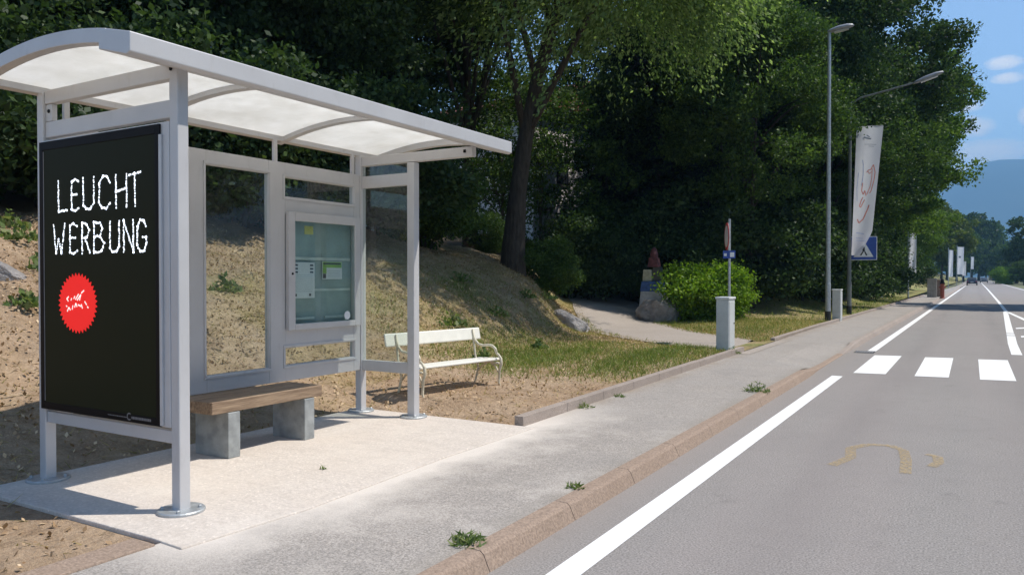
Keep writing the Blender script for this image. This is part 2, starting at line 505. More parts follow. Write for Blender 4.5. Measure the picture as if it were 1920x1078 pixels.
bump(nt, b, mth(nt, 'ADD', f2, mth(nt, 'MULTIPLY', f7, -0.8)), 0.7, 0.035)
M['bank'] = m
M['far_ground'] = plain('far_ground', (0.12, 0.125, 0.06), 1.0, 0, 0.4, 0.05)
m, nt, b = new_mat('mountain_forest')
f = noise_fac(nt, 0.004, 8, 0.65, 0.35, 0.65)
nt.links.new(mix(nt, f, (0.016, 0.030, 0.020), (0.040, 0.058, 0.036)), b.inputs['Base Color'])
b.inputs['Roughness'].default_value = 1.0
M['mountain'] = m

# banner cloth: pale cloth with a loose red and blue scrawl printed on it
m, nt, b = new_mat('banner_cloth')
nt.nodes.remove(b)
cc = mix(nt, noise_fac(nt, 1.5), (0.78, 0.78, 0.83), (0.86, 0.86, 0.89))
d = N(nt, 'ShaderNodeBsdfDiffuse'); t = N(nt, 'ShaderNodeBsdfTranslucent'); mx = N(nt, 'ShaderNodeMixShader')
nt.links.new(cc, d.inputs[0]); nt.links.new(cc, t.inputs[0]); mx.inputs[0].default_value = 0.6
nt.links.new(d.outputs[0], mx.inputs[1]); nt.links.new(t.outputs[0], mx.inputs[2])
nt.links.new(mx.outputs[0], nt.nodes['Material Output'].inputs[0])
M['banner'] = m


def cloth_print(name, c):
    m, nt, b = new_mat(name)
    nt.nodes.remove(b)
    d = N(nt, 'ShaderNodeBsdfDiffuse'); t = N(nt, 'ShaderNodeBsdfTranslucent'); mx = N(nt, 'ShaderNodeMixShader')
    cc = mix(nt, noise_fac(nt, 6.0), c, tuple(min(1, x * 1.25) for x in c))
    nt.links.new(cc, d.inputs[0]); nt.links.new(cc, t.inputs[0]); mx.inputs[0].default_value = 0.6
    nt.links.new(d.outputs[0], mx.inputs[1]); nt.links.new(t.outputs[0], mx.inputs[2])
    nt.links.new(mx.outputs[0], nt.nodes['Material Output'].inputs[0])
    return m


M['banner_red'] = cloth_print('banner_print_red', (0.72, 0.32, 0.27))
M['banner_grey'] = cloth_print('banner_print_grey', (0.30, 0.34, 0.38))
M['banner_pale'] = cloth_print('banner_print_pale', (0.48, 0.53, 0.66))

# ------------------------------------------------------------------ mesh helpers
class MB:
    def __init__(s):
        s.v, s.f = [], []

    def add(s, vs, fs):
        o = len(s.v)
        s.v += [tuple(v) for v in vs]
        s.f += [tuple(i + o for i in f) for f in fs]
        return s

    def box(s, x0, x1, y0, y1, z0, z1, mat=None):
        vs = [(x, y, z) for z in (z0, z1) for (x, y) in ((x0, y0), (x1, y0), (x1, y1), (x0, y1))]
        if mat is not None:
            vs = [tuple(mat @ Vector(v)) for v in vs]
        return s.add(vs, [(3, 2, 1, 0), (4, 5, 6, 7), (0, 1, 5, 4), (1, 2, 6, 5), (2, 3, 7, 6), (3, 0, 4, 7)])

    def tube(s, pts, rad, n=10, caps=True):
        pts = [Vector(p) for p in pts]
        rings = []
        up = None
        for i, p in enumerate(pts):
            d = (pts[min(i + 1, len(pts) - 1)] - pts[max(i - 1, 0)]).normalized()
            if up is None:
                up = d.orthogonal().normalized()
            else:
                up = (up - d * up.dot(d))
                up = up.normalized() if up.length > 1e-6 else d.orthogonal().normalized()
            w = d.cross(up)
            r = rad[i] if isinstance(rad, (list, tuple)) else rad
            rings.append([p + (up * math.cos(2 * math.pi * k / n) + w * math.sin(2 * math.pi * k / n)) * r for k in range(n)])
        vs = [q for r in rings for q in r]
        fs = []
        for i in range(len(pts) - 1):
            for k in range(n):
                a, b_ = i * n + k, i * n + (k + 1) % n
                fs.append((a, b_, b_ + n, a + n))
        if caps:
            fs.append(tuple(range(n))[::-1])
            fs.append(tuple(range((len(pts) - 1) * n, len(pts) * n)))
        return s.add(vs, fs)

    def prism(s, poly, a0, a1, axis='y'):
        """poly: (u,v) outline; axis y -> (x,z), axis x -> (y,z), axis z -> (x,y)"""
        n = len(poly)
        def P(u, v, a):
            return {'y': (u, a, v), 'x': (a, u, v), 'z': (u, v, a)}[axis]
        vs = [P(u, v, a0) for u, v in poly] + [P(u, v, a1) for u, v in poly]
        fs = [tuple(range(n)), tuple(range(2 * n - 1, n - 1, -1))]
        for k in range(n):
            j = (k + 1) % n
            fs.append((k, k + n, j + n, j))
        return s.add(vs, fs)

    def lathe(s, prof, n=16, at=(0, 0, 0)):
        vs, fs = [], []
        for r, z in prof:
            for k in range(n):
                a = 2 * math.pi * k / n
                vs.append((at[0] + r * math.cos(a), at[1] + r * math.sin(a), at[2] + z))
        for i in range(len(prof) - 1):
            for k in range(n):
                j = (k + 1) % n
                fs.append((i * n + k, i * n + j, (i + 1) * n + j, (i + 1) * n + k))
        fs.append(tuple(range(n))[::-1])
        fs.append(tuple(range((len(prof) - 1) * n, len(prof) * n)))
        return s.add(vs, fs)

    def build(s, name, mat, parent=None, bevel=0.0, smooth=False, loc=None):
        me = bpy.data.meshes.new(name)
        me.from_pydata(s.v, [], s.f)
        me.update()
        import bmesh
        bm = bmesh.new(); bm.from_mesh(me)
        bmesh.ops.recalc_face_normals(bm, faces=bm.faces)
        bm.to_mesh(me); bm.free()
        me.materials.append(mat)
        if smooth:
            for p in me.polygons:
                p.use_smooth = True
        o = bpy.data.objects.new(name, me)
        col.objects.link(o)
        if loc is not None:
            o.location = loc
        if parent is not None:
            put(o, parent)
        if bevel:
            md = o.modifiers.new('bevel', 'BEVEL')
            md.width = bevel; md.segments = 2; md.limit_method = 'ANGLE'
        return o


def world_loc(o):
    p = Vector(o.location)
    q = o.parent
    while q is not None:
        p += Vector(q.location)
        q = q.parent
    return p


def put(o, parent, keep=True):
    """parent o; meshes are modelled in world coordinates, so take the parents' offset away"""
    o.parent = parent
    if keep:
        o.location = Vector(o.location) - world_loc(parent)


def tag(o, label=None, cat=None, group=None, kind=None):
    if label: o['label'] = label
    if cat: o['category'] = cat
    if group: o['group'] = group
    if kind: o['kind'] = kind
    return o


def thing(name, label, cat, loc=(0, 0, 0), group=None, rz=0.0):
    o = bpy.data.objects.new(name, None)
    o.empty_display_size = 0.2
    col.objects.link(o)
    o.location = loc
    o.rotation_euler = (0, 0, rz)
    return tag(o, label, cat, group)


def copy_tree(o, parent=None):
    c = o.copy()
    col.objects.link(c)
    if parent is not None:
        c.parent = parent
    for ch in list(o.children):
        copy_tree(ch, c)
    return c


def np_mesh(name, verts, quads, mat):
    """fast mesh of quads from numpy arrays"""
    me = bpy.data.meshes.new(name)
    nv, nf = len(verts), len(quads)
    me.vertices.add(nv)
    me.vertices.foreach_set('co', verts.astype(np.float32).ravel())
    me.loops.add(nf * 4)
    me.loops.foreach_set('vertex_index', quads.astype(np.int32).ravel())
    me.polygons.add(nf)
    me.polygons.foreach_set('loop_start', np.arange(0, nf * 4, 4, dtype=np.int32))
    me.polygons.foreach_set('loop_total', np.full(nf, 4, dtype=np.int32))
    me.update(calc_edges=True)
    me.materials.append(mat)
    return me


def link_mesh(name, me, parent=None):
    o = bpy.data.objects.new(name, me)
    col.objects.link(o)
    if parent is not None:
        o.parent = parent
    return o


def spot(px, t):
    """ground position seen in picture column px at t metres in front of the camera"""
    u = (px - 960.0) / FOC
    return (-math.sin(YAW) * t + math.cos(YAW) * t * u, math.cos(YAW) * t + math.sin(YAW) * t * u)


# ------------------------------------------------------------------ terrain heights
PZ = 0.107                                    # pavement level


def sstep(a, b, x):
    t = max(0.0, min(1.0, (x - a) / (b - a)))
    return t * t * (3 - 2 * t)


def toe(y):
    if y < 9: return -6.75
    if y < 20.7: return -6.75 + (y - 9) / 11.7 * (-2.75)
    return -9.5 - (y - 20.7) * 0.52


PATH = [(-3.70, 17.0), (-4.6, 17.0), (-5.9, 17.9), (-7.5, 19.5), (-9.3, 22.2), (-11.2, 25.6), (-13.2, 29.2), (-15.6, 33.5), (-18.5, 38.0), (-22, 42.5)]


def path_dist(x, y):
    best = 1e9
    for (a, b_), (c_, d_) in zip(PATH[:-1], PATH[1:]):
        dx, dy = c_ - a, d_ - b_
        t = max(0, min(1, ((x - a) * dx + (y - b_) * dy) / (dx * dx + dy * dy)))
        best = min(best, math.hypot(x - a - dx * t, y - b_ - dy * t))
    return best


def height(x, y):
    e = sstep(-3.9, -4.7, x)
    z = PZ + 0.05 + 0.03 * e
    d = toe(y) - x
    if d > -0.6:
        k = 0.52 + 0.55 * sstep(10, 18, y)
        dd = d + 0.6
        h = k * (dd * dd / 2.4 if dd < 1.2 else dd - 0.6)
        cap = 5.0 - 2.3 * sstep(9, 18, y)
        h = cap * (1 - math.exp(-h / (cap * .92)))
        h *= 1 - 0.75 * sstep(26, 36, y)
        z += h
        z += 0.16 * (noise.noise(Vector((x * 0.55, y * 0.55, 0.3)))) * min(1, max(0, d) * 0.6)
        z += 0.10 * (noise.noise(Vector((x * 1.5, y * 1.5, 3.3))) + .7 * noise.noise(Vector((x * 3.0, y * 3.0, 5.3))) + .35 * noise.noise(Vector((x * 5.5, y * 5.5, 9.3)))) * min(1, max(0, d + .3))
    if y > 26:
        g = sstep(27, 34, y)
        z += g * 0.34 * max(0, min(-x - 5.2, 9.0)) * (1.0 if x > -9 else 0.9)
    z += 0.018 * noise.noise(Vector((x * 2.6, y * 2.6, 7.7))) * e
    pd = path_dist(x, y)
    if pd < 2.9 and y > 15:
        base = PZ + 0.02 + 0.20 * max(0, min(-x - 9.0, 2.7)) + 0.13 * max(0, -x - 11.7)
        w = 1 - sstep(1.4, 2.9, pd)
        z = z * (1 - w) + base * w
    # the shelter's slab and the soil in front of it
    if x > -6.6 and y < 7.2:
        if y < 2.9:
            z = min(z, PZ - 0.015 + 0.4 * max(0, -x - 6.3))
        elif x > -5.99 and y < 6.72:
            z = 0.02
        else:
            z = min(z, PZ - 0.005 + 0.4 * max(0, -x - 6.2) + 0.04 * max(0, y - 6.72))
    return z


def cover(x, y):
    """straw, green, painted bare-shade amounts (0..1) : where grass grows on the dry bank"""
    n1 = noise.noise(Vector((x * 0.35, y * 0.35, 1.1)))
    n2 = noise.noise(Vector((x * 0.9, y * 0.9, 4.1)))
    d = toe(y) - x
    straw = 0.0
    green = 0.0
    if y < 8.2 and d < 0.6:
        straw = 0.05
    if d >= -0.8:
        straw = 0.42 + 0.35 * n1 + 0.25 * sstep(6, 10, y)
        straw *= 1 - 0.55 * sstep(2.0, 3.5, d)
        if y < 7.0:
            straw *= 0.50
    if y > 8.5 and d < 1.2:
        straw = max(straw, 0.40 + 0.35 * n1 + 0.35 * sstep(11, 15, y))
    if 7.0 < y < 9.8 and x > -6.6:                                  # bare trodden earth round the bench
        straw *= 0.15
    if y > 9.3 and d < 2.2:
        green = 0.12 + 0.45 * n2 + 0.75 * math.exp(-((x + 6.9) ** 2 + ((y - 12.6) * 0.55) ** 2) / 2.2)
        green += 0.42 * sstep(9.2, 10.5, y) * (1 - sstep(0.5, 1.1, abs(x + 4.5)))
        green = max(0, green)
    if y > 10 and d > -0.5:
        straw = max(straw, (0.55 + 0.5 * n2) * sstep(10, 13, y) * (1 - sstep(2.6, 4.0, d)))
        green = max(green, (0.30 + 0.6 * n1) * sstep(11, 15, y))
    if d > 1.5:
        green = max(green, 0.25 * sstep(0.05, 0.5, n2) + 0.1)
    if y > 17.5 and d < -0.2:
        straw = 0.85
        green = 0.30 + 0.3 * n2 + 0.45 * sstep(26, 34, y)
    dark = 0.85 * sstep(5.0, 8.0, d) if y < 26 else 0.9 * sstep(-9.5, -12, x)  # shade under the wood, put into the ground colour
    return max(0, min(1, straw)), max(0, min(1, green)), dark


def axis_vals(segs):
    out = []
    for a, b_, st in segs:
        n = max(1, int(round((b_ - a) / st)))
        out += [a + (b_ - a) * i / n for i in range(n)]
    out.append(segs[-1][1])
    return out


XS = axis_vals([(-140, -40, 10), (-40, -20, 2), (-20, -13, 0.5), (-13, -3.93, 0.13)])
YS = axis_vals([(-30, -4, 2), (-4, 1, 0.5), (1, 24, 0.13), (24, 45, 0.5), (45, 90, 1.5), (90, 260, 8), (260, 700, 40)])
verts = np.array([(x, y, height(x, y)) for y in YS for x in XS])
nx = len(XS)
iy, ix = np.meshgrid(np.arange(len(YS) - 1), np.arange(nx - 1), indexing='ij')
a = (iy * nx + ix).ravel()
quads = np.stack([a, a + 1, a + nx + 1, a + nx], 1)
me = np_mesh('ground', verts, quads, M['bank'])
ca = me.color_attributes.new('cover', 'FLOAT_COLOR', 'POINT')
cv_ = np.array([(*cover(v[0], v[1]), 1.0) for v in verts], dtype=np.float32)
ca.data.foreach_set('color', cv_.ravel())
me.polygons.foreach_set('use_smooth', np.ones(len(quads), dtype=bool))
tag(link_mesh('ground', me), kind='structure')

mb = MB(); mb.add([(-4000, -1400, -0.12), (6900, -1400, -0.12), (6900, 6250, -0.12), (-4000, 6250, -0.12)], [(0, 1, 2, 3)])
tag(mb.build('terrain', M['far_ground']), kind='structure')


def sheet(name, pts_l, pts_r, z, mat, kind='structure'):
    """a strip between two polylines (x,y) or (x,y,z)"""
    mb = MB()
    vs = []
    for l, r in zip(pts_l, pts_r):
        vs.append((l[0], l[1], l[2] if len(l) > 2 else z))
        vs.append((r[0], r[1], r[2] if len(r) > 2 else z))
    fs = [(2 * i, 2 * i + 1, 2 * i + 3, 2 * i + 2) for i in range(len(pts_l) - 1)]
    o = mb.add(vs, fs).build(name, mat)
    if kind: o['kind'] = kind
    return o


road_y = [-30, 0, 30, 60, 100, 200, 400, 900]
sheet('road', [(-2.6, y) for y in road_y], [(5.6, y) for y in road_y], 0.0, M['road'])


def pave_z(y):
    return PZ - 0.085 * (sstep(13.2, 14.4, y) - sstep(17.6, 18.9, y))


def inner_x(y):
    """left border of the pavement"""
    return -3.86 - 0.008 * max(0, min(y - 6.6, 10)) + 0.013 * max(0, y - 24)


def outer_x(y):
    return -2.30 - 0.004 * max(0, min(y - 14, 9)) + 0.0075 * max(0, y - 22)


py_ = [-30, -5, 0, 2, 4, 6, 8, 10, 12, 13.2, 13.6, 14, 14.4, 16, 17.6, 18.2, 18.9, 20, 24, 28, 35, 45, 60, 90, 150, 300, 600]
def pave_mid(y): return -2.95 + (inner_x(y) + 3.86)


sheet('pavement', [(inner_x(y) - 0.06, y, PZ) for y in py_], [(pave_mid(y), y, PZ) for y in py_], 0, M['pavement'])
sheet('pavement', [(pave_mid(y), y, PZ) for y in py_], [(outer_x(y) - 0.10, y, pave_z(y) - 0.004) for y in py_], 0, M['pavement'])

# kerb stones along the road, each about a metre long with a pale joint
mb = MB(); mj = MB(); mfar = MB()
y = -8.0
rnd = random.Random(5)
while y < 120:
    L = 1.05 if y < 60 else 4.0
    a0, a1 = y, y + L - 0.006
    vs = []
    for q in (a0, a1):
        zt = max(0.022, pave_z(q)); xo = outer_x(q)
        sl_ = 0.075 * zt / PZ
        vs += [(xo + sl_ * 0.9, q, -0.05), (xo + sl_ * 0.75, q, 0.0), (xo + 0.015, q, zt - 0.018), (xo - 0.008, q, zt), (xo - 0.095, q, zt + 0.003), (xo - 0.095, q, -0.05)]
    fs = [(k, (k + 1) % 6, (k + 1) % 6 + 6, k + 6) for k in range(6)] + [(5, 4, 3, 2, 1, 0), (6, 7, 8, 9, 10, 11)]
    (mb if y < 17 else mfar).add(vs, fs)
    zt = max(0.022, pave_z(a1)) - 0.002; xo = outer_x(a1)
    mj.add([(xo + 0.062 * zt / PZ, a1, -0.02), (xo + 0.010, a1, zt - 0.02), (xo - 0.11, a1, zt - 0.001), (xo + 0.062 * zt / PZ, a1 + 0.006, -0.02), (xo + 0.010, a1 + 0.006, zt - 0.02), (xo - 0.11, a1 + 0.006, zt - 0.001)],
           [(0, 1, 4, 3), (1, 2, 5, 4)])
    y += L
tag(mb.build('kerb', M['kerb'], bevel=0.003), kind='structure')
tag(mfar.build('kerb', M['edging'], bevel=0.003), kind='structure')
tag(mj.build('kerb_joints', M['mortar']), kind='structure')

# raised stone edging between the pavement and the bank
def edging(y0, y1, step, zt, turn=None):
    mb = MB()
    y = y0
    while y < y1 - 0.05:
        e = min(y + step, y1) - 0.006
        j = rnd.uniform(-0.003, 0.003)
        vs = []
        for q in (y, e):
            x = inner_x(q)
            vs += [(x + 0.012, q, -0.02), (x, q, zt + j), (x - 0.10, q, zt + j), (x - 0.10, q, -0.02)]
        mb.add(vs, [(0, 1, 5, 4), (1, 2, 6, 5), (2, 3, 7, 6), (3, 0, 4, 7), (3, 2, 1, 0), (4, 5, 6, 7)])
        y += step
    return mb


e1 = edging(6.72, 15.7, 1.0, PZ + 0.098)
tag(e1.build('edging', M['edging'], bevel=0.004), kind='structure')
e2 = edging(18.5, 70, 1.0, PZ + 0.085)
tag(e2.build('edging', M['edging'], bevel=0.010), kind='structure')
mb = MB()
y = -6.0
while y < 2.6:
    e = min(y + 1.0, 2.70) - 0.01
    mb.box(-4.10, -3.90, y, e, -0.02, PZ + 0.013)
    y += 1.0
tag(mb.build('edging', M['kerb'], bevel=0.010), kind='structure')

# the path up to the wood, laid on the ground
lp, rp = [], []
for i in range(len(PATH) * 6 - 5):
    s = i / 6.0
    k = min(int(s), len(PATH) - 2); t = s - k
    p0 = PATH[max(k - 1, 0)]; p1 = PATH[k]; p2 = PATH[k + 1]; p3 = PATH[min(k + 2, len(PATH) - 1)]
    cr = [0.5 * (2 * p1[j] + (p2[j] - p0[j]) * t + (2 * p0[j] - 5 * p1[j] + 4 * p2[j] - p3[j]) * t * t + (-p0[j] + 3 * p1[j] - 3 * p2[j] + p3[j]) * t ** 3) for j in (0, 1)]
    tg = Vector((p2[0] - p0[0], p2[1] - p0[1])).normalized() if k else Vector((-1, 0))
    nrm = Vector((-tg.y, tg.x))
    w = 1.35 + 0.08 * noise.noise(Vector((s * 2.2, 0, 0)))
    w += 0.5 * sstep(1.0, 0.0, s)
    lp.append((cr[0] + nrm.x * w, cr[1] + nrm.y * w)); rp.append((cr[0] - nrm.x * w, cr[1] - nrm.y * w))
NS = 7
mb = MB(); vs = []; fs = []
for l, r in zip(lp, rp):
    for j in range(NS):
        t = j / (NS - 1)
        x, yv = l[0] + (r[0] - l[0]) * t, l[1] + (r[1] - l[1]) * t
        h = height(x, yv) if x < -3.95 else PZ
        e_ = sstep(-3.9, -4.9, x)
        vs.append((x, yv, h * e_ + PZ * (1 - e_) + 0.006 + 0.016 * e_))
for i in range(len(lp) - 1):
    for j in range(NS - 1):
        q = i * NS + j
        fs.append((q, q + 1, q + 1 + NS, q + NS))
tag(mb.add(vs, fs).build('path', M['path'], smooth=True), kind='structure')

# concrete slab under the shelter
mb = MB()
mb.prism([(-5.97, 2.74), (-4.02, 2.74), (-3.72, 2.72), (-3.66, 3.6), (-3.74, 5.2), (-3.72, 6.69), (-5.97, 6.69)], 0.0, PZ + 0.012, 'z')
tag(mb.build('concrete_slab', M['slab'], bevel=0.008), kind='structure')

# ------------------------------------------------------------------ road markings (sheets 4 mm above the road)
def marking(name, quads_, z=0.004, mat='paint'):
    mb = MB()
    for q in quads_:
        mb.add([(x, y, z) for x, y in q], [tuple(range(len(q)))])
    o = mb.build(name, M[mat])
    o['kind'] = 'structure'
    return o


def edge_x(y):
    return -1.885 + 0.0042 * max(0, y - 18)


qs = []
for a0, a1 in ((-8, 13.45), (18.35, 40), (40, 80), (80, 150), (150, 300)):
    qs.append([(edge_x(a0) - .082, a0), (edge_x(a0) + .082, a0), (edge_x(a1) + .082, a1), (edge_x(a1) - .082, a1)])
marking('edge_line', qs)
qs = []
for i in range(7):
    x0 = -1.72 + 0.905 * i
    qs.append([(x0, 14.02 + .045 * i), (x0 + 0.48, 14.10 + .045 * i), (x0 + 0.475, 17.5 + .08 * i), (x0 - 0.01, 17.4 + .08 * i)])
marking('zebra_crossing', qs)
# centre line, forking into the outline of a hatched island towards the crossing
def band(pts, w):
    out = []
    for (a0, b0), (a1, b1) in zip(pts[:-1], pts[1:]):
        out.append([(a0 - w, b0), (a0 + w, b0), (a1 + w, b1), (a1 - w, b1)])
    return out
left = [(0.765, 18.95), (0.80, 22), (0.87, 25.0)]
left2 = [(0.875, 25.25), (0.885, 25.9)]
left3 = [(0.89, 26.15), (0.95, 29), (1.04, 33), (1.14, 37.5), (1.24, 42)]
right = [(2.0, 19), (1.95, 25), (1.78, 31), (1.55, 36.5), (1.33, 41.6)]
cen = [(1.28, 42.02), (1.36, 60), (1.5, 120), (1.7, 300)]
marking('centre_line', band(left, .095) + band(left2, .095) + band(left3, .09) + band(right, .075) + band(cen, .075))
marking('island_stripes', [[(1.05, 20.5), (1.85, 21.6), (1.85, 22.2), (1.07, 21.1)], [(1.08, 24.5), (1.8, 25.4), (1.78, 26.0), (1.1, 25.1)], [(1.12, 28.4), (1.68, 29.2), (1.66, 29.8), (1.13, 29.0)]])
marking('edge_line', [[(5.0, -8), (5.16, -8), (5.3, 150), (5.14, 150)], [(5.14, 150), (5.3, 150), (5.7, 400), (5.54, 400)]])
# worn yellow survey mark sprayed on the asphalt: an arch and a short hook
arc = [(-1.03, 7.05), (-0.93, 7.45), (-0.98, 7.85), (-0.86, 8.10), (-0.68, 8.16), (-0.55, 8.0), (-0.50, 7.6), (-0.47, 7.06)]
hook = [(-0.36, 7.92), (-0.27, 7.88), (-0.25, 7.62), (-0.30, 7.42)]
qs = []
for pl, w in ((arc, .045), (hook, .042)):
    for (a0, b0), (a1, b1) in zip(pl[:-1], pl[1:]):
        d = Vector((a1 - a0, b1 - b0)).normalized(); nn = Vector((-d.y, d.x)) * w
        qs.append([(a0 + nn.x, b0 + nn.y), (a0 - nn.x, b0 - nn.y), (a1 - nn.x, b1 - nn.y), (a1 + nn.x, b1 + nn.y)])
mb = MB()
for i, q in enumerate(qs):
    mb.add([(x, y_, 0.003 + 0.0002 * i) for x, y_ in q], [(0, 1, 2, 3)])
tag(mb.build('spray_marking', M['yellow_spray']), kind='structure')

# ------------------------------------------------------------------ mountains and hills
def ridge(name, x0, x1, y0, y1, prof, nxx, nyy, seed, amp):
    vs = []
    for j in range(nyy):
        v = j / (nyy - 1)
        for i in range(nxx):
            u = i / (nxx - 1)
            x = x0 + (x1 - x0) * u; yv = y0 + (y1 - y0) * v
            h = prof(x)
            s = math.sin(min(1, v / 0.62) * math.pi / 2) if v < 0.62 else math.cos((v - 0.62) / 0.38 * math.pi / 2)
            n = noise.fractal(Vector((x * 0.0011 + seed, yv * 0.0011, 0.2)), 1.0, 2.1, 6)
            r = 1 - abs(noise.noise(Vector((x * 0.0016 + seed, yv * 0.0004, 2.2)))) * 1.2
            vs.append((x, yv, -10 + h * s * (0.95 + 0.05 * r) + amp * n * s))
    vv = np.array(vs)
    iy, ix = np.meshgrid(np.arange(nyy - 1), np.arange(nxx - 1), indexing='ij')
    a = (iy * nxx + ix).ravel()
    me = np_mesh(name, vv, np.stack([a, a + 1, a + nxx + 1, a + nxx], 1), M['mountain'])
    me.polygons.foreach_set('use_smooth', np.ones((nyy - 1) * (nxx - 1), dtype=bool))
    return tag(link_mesh(name, me), kind='structure')


def prof_main(x):
    pts = [(-5000, 600), (-2500, 580), (-1200, 480), (-350, 420), (-150, 500), (-20, 622), (90, 652), (260, 655), (600, 640), (1300, 660), (2600, 690), (5200, 690), (8000, 690)]
    for (a0, h0), (a1, h1) in zip(pts[:-1], pts[1:]):
        if a0 <= x <= a1:
            t = (x - a0) / (a1 - a0); t = t * t * (3 - 2 * t)
            return h0 + (h1 - h0) * t
    return 700
ridge('mountain', -3500, 6500, 3500, 6200, prof_main, 170, 46, 3.1, 45)
ridge('hills', 1200, 5200, 600, 4200, lambda x: 380 + 180 * sstep(1200, 3500, x), 60, 40, 8.2, 40)

# ------------------------------------------------------------------ bus shelter
XB, XF, YN, YF = -5.82, -4.305, 3.15, 6.53
XFR = -5.09                                   # the far side panel is half as deep
SZ = PZ + 0.012
sh = thing('bus_shelter', 'silver grey bus shelter with curved translucent roof and black advert panel', 'bus shelter', (-5.1, 4.84, SZ))


def post(x, y, ztop, w=0.065):
    o = MB().box(x - w, x + w, y - w, y + w, SZ, ztop).build('post', M['silver'], sh, bevel=0.007)
    p = MB()
    p.lathe([(0.145, 0), (0.145, 0.012), (0.138, 0.018), (0.0, 0.018)], 28, (x, y, SZ + 0.001))
    for k in range(4):
        a_ = math.pi / 4 + k * math.pi / 2
        p.lathe([(0.013, 0), (0.013, 0.014), (0.008, 0.018)], 6, (x + 0.112 * math.cos(a_), y + 0.112 * math.sin(a_), SZ + 0.018))
    p.build('base_plate', M['galv'], o)
    return o


for (x, y, zt, w) in ((XF, YN, 2.955, .040), (XB, YN, 2.93, .040), (XB, YF, 2.93, .042), (XFR, YF, 2.80, .046)):
    post(x, y, zt, w)


def roof_z(x):
    return 3.095 - 0.115 * ((x + 4.98) / 0.9) ** 2


RX0, RX1 = -5.93, -4.34
RY0, RY1 = 2.69, 6.90
# translucent roof sheets between the ribs
ribs = [2.69, 4.07, 5.43, 6.83]
for k in range(3):
    mb = MB()
    n = 18
    xs = [RX0 + (RX1 - RX0) * i / n for i in range(n + 1)]
    poly = [(x, roof_z(x) - 0.012) for x in xs] + [(x, roof_z(x) - 0.020) for x in reversed(xs)]
    mb.prism(poly, ribs[k] + 0.035, ribs[k + 1] + 0.035, 'y')
    mb.build('roof_sheet', M['poly'], sh)
for i, yv in enumerate(ribs):
    n = 18
    xs = [RX0 + (RX1 - RX0) * j / n for j in range(n + 1)]
    dz = 0.085 if i in (0, 3) else 0.06
    mb = MB()
    poly = [(x, roof_z(x) + 0.004) for x in xs] + [(x, roof_z(x) - dz) for x in reversed(xs)]
    mb.prism(poly, yv, yv + 0.07, 'y')
    mb.build('roof_rib', M['silver'], sh, bevel=0.004)
# front fascia: a sloping hollow section
fx = -4.10
mb = MB()
mb.prism([(fx, 2.985), (fx, 2.872), (fx - 0.035, 2.858), (RX1 - 0.06, 2.925), (RX1 - 0.06, 3.035), (RX1 + 0.02, 3.035)], RY0 - 0.004, RY1 + 0.004, 'y')
mb.build('front_beam', M['silver'], sh, bevel=0.006)
mb = MB()
mb.prism([(RX0 + 0.10, 2.925), (RX0 + 0.10, 3.02), (RX0 - 0.02, 3.005), (RX0 - 0.04, 2.935)], RY0 - 0.002, RY1 + 0.002, 'y')
mb.build('rear_gutter', M['silver'], sh, bevel=0.006)
# near end: cross beam, rail, bottom rail
MB().box(XB + .041, XF - .041, YN - .028, YN + .028, 2.842, 2.942).build('cross_beam', M['silver'], sh, bevel=0.006)
MB().box(XB + .041, XF - .041, YN - .024, YN + .024, 2.60, 2.715).build('upper_rail', M['silver'], sh, bevel=0.006)
for xa, xb in ((XB + .041, XB + 0.12), (XF - .07, XF - .041)):
    MB().box(xa, xb, YN - .020, YN + .020, 2.717, 2.84).build('bracket', M['silver'], sh, bevel=0.004)
for x, yb, z in ((XB + 0.085, YN - 0.021, 2.79), (XF - 0.02, YN - 0.041, 2.90)):
    MB().tube([(x, yb, z), (x, yb - .005, z)], 0.014, 10).build('bolt_cap', M['black'], sh)
MB().box(XB + .041, XF - .041, YN - .024, YN + .024, 0.545, 0.625).build('bottom_rail', M['silver'], sh, bevel=0.005)
# far end: cross beam that carries on to the front, transom, glass, sill
MB().box(XB + .043, -4.315, YF - .035, YF + .035, 2.805, 2.905).build('cross_beam', M['silver'], sh, bevel=0.006)
MB().box(-4.42, -4.395, YF - .046, YF - .036, 2.845, 2.875).build('bolt_cap', M['black'], sh)
MB().box(XB + .043, XFR - .047, YF - .028, YF + .028, 2.565, 2.695).build('upper_rail', M['silver'], sh, bevel=0.006)
MB().box(XB + .043, XFR - .047, YF - .028, YF + .028, 0.575, 0.69).build('bottom_rail', M['silver'], sh, bevel=0.006)
MB().box(XB + .044, XFR - .048, YF - .006, YF + .006, 0.691, 2.564).build('glass_pane', M['glass'], sh)
MB().box(XB + .044, XFR - .048, YF - .006, YF + .006, 2.696, 2.80).build('glass_pane', M['glass'], sh)
# rear wall
x0, x1 = XB - .03, XB + .032
rw = MB()
Y0, Y1 = YN + 0.045, YF - 0.045
for (ya, yb) in ((Y0, 3.44), (4.15, 4.50), (5.205, 5.41), (6.385, Y1)):
    rw.box(x0, x1, ya, yb, 0.58, 2.712)
for (ya, yb, za, zb) in ((3.44, 4.15, .58, .73), (3.44, 4.15, 2.585, 2.712), (4.50, 5.205, .58, .73), (4.50, 5.205, 2.585, 2.712),
                         (5.41, 6.385, .58, .735), (5.41, 6.385, .90, 1.085), (5.41, 6.385, 2.215, 2.385), (5.41, 6.385, 2.57, 2.712)):
    rw.box(x0 + .001, x1 - .001, ya, yb, za, zb)
wall = rw.build('rear_wall', M['silver'], sh, bevel=0.004)


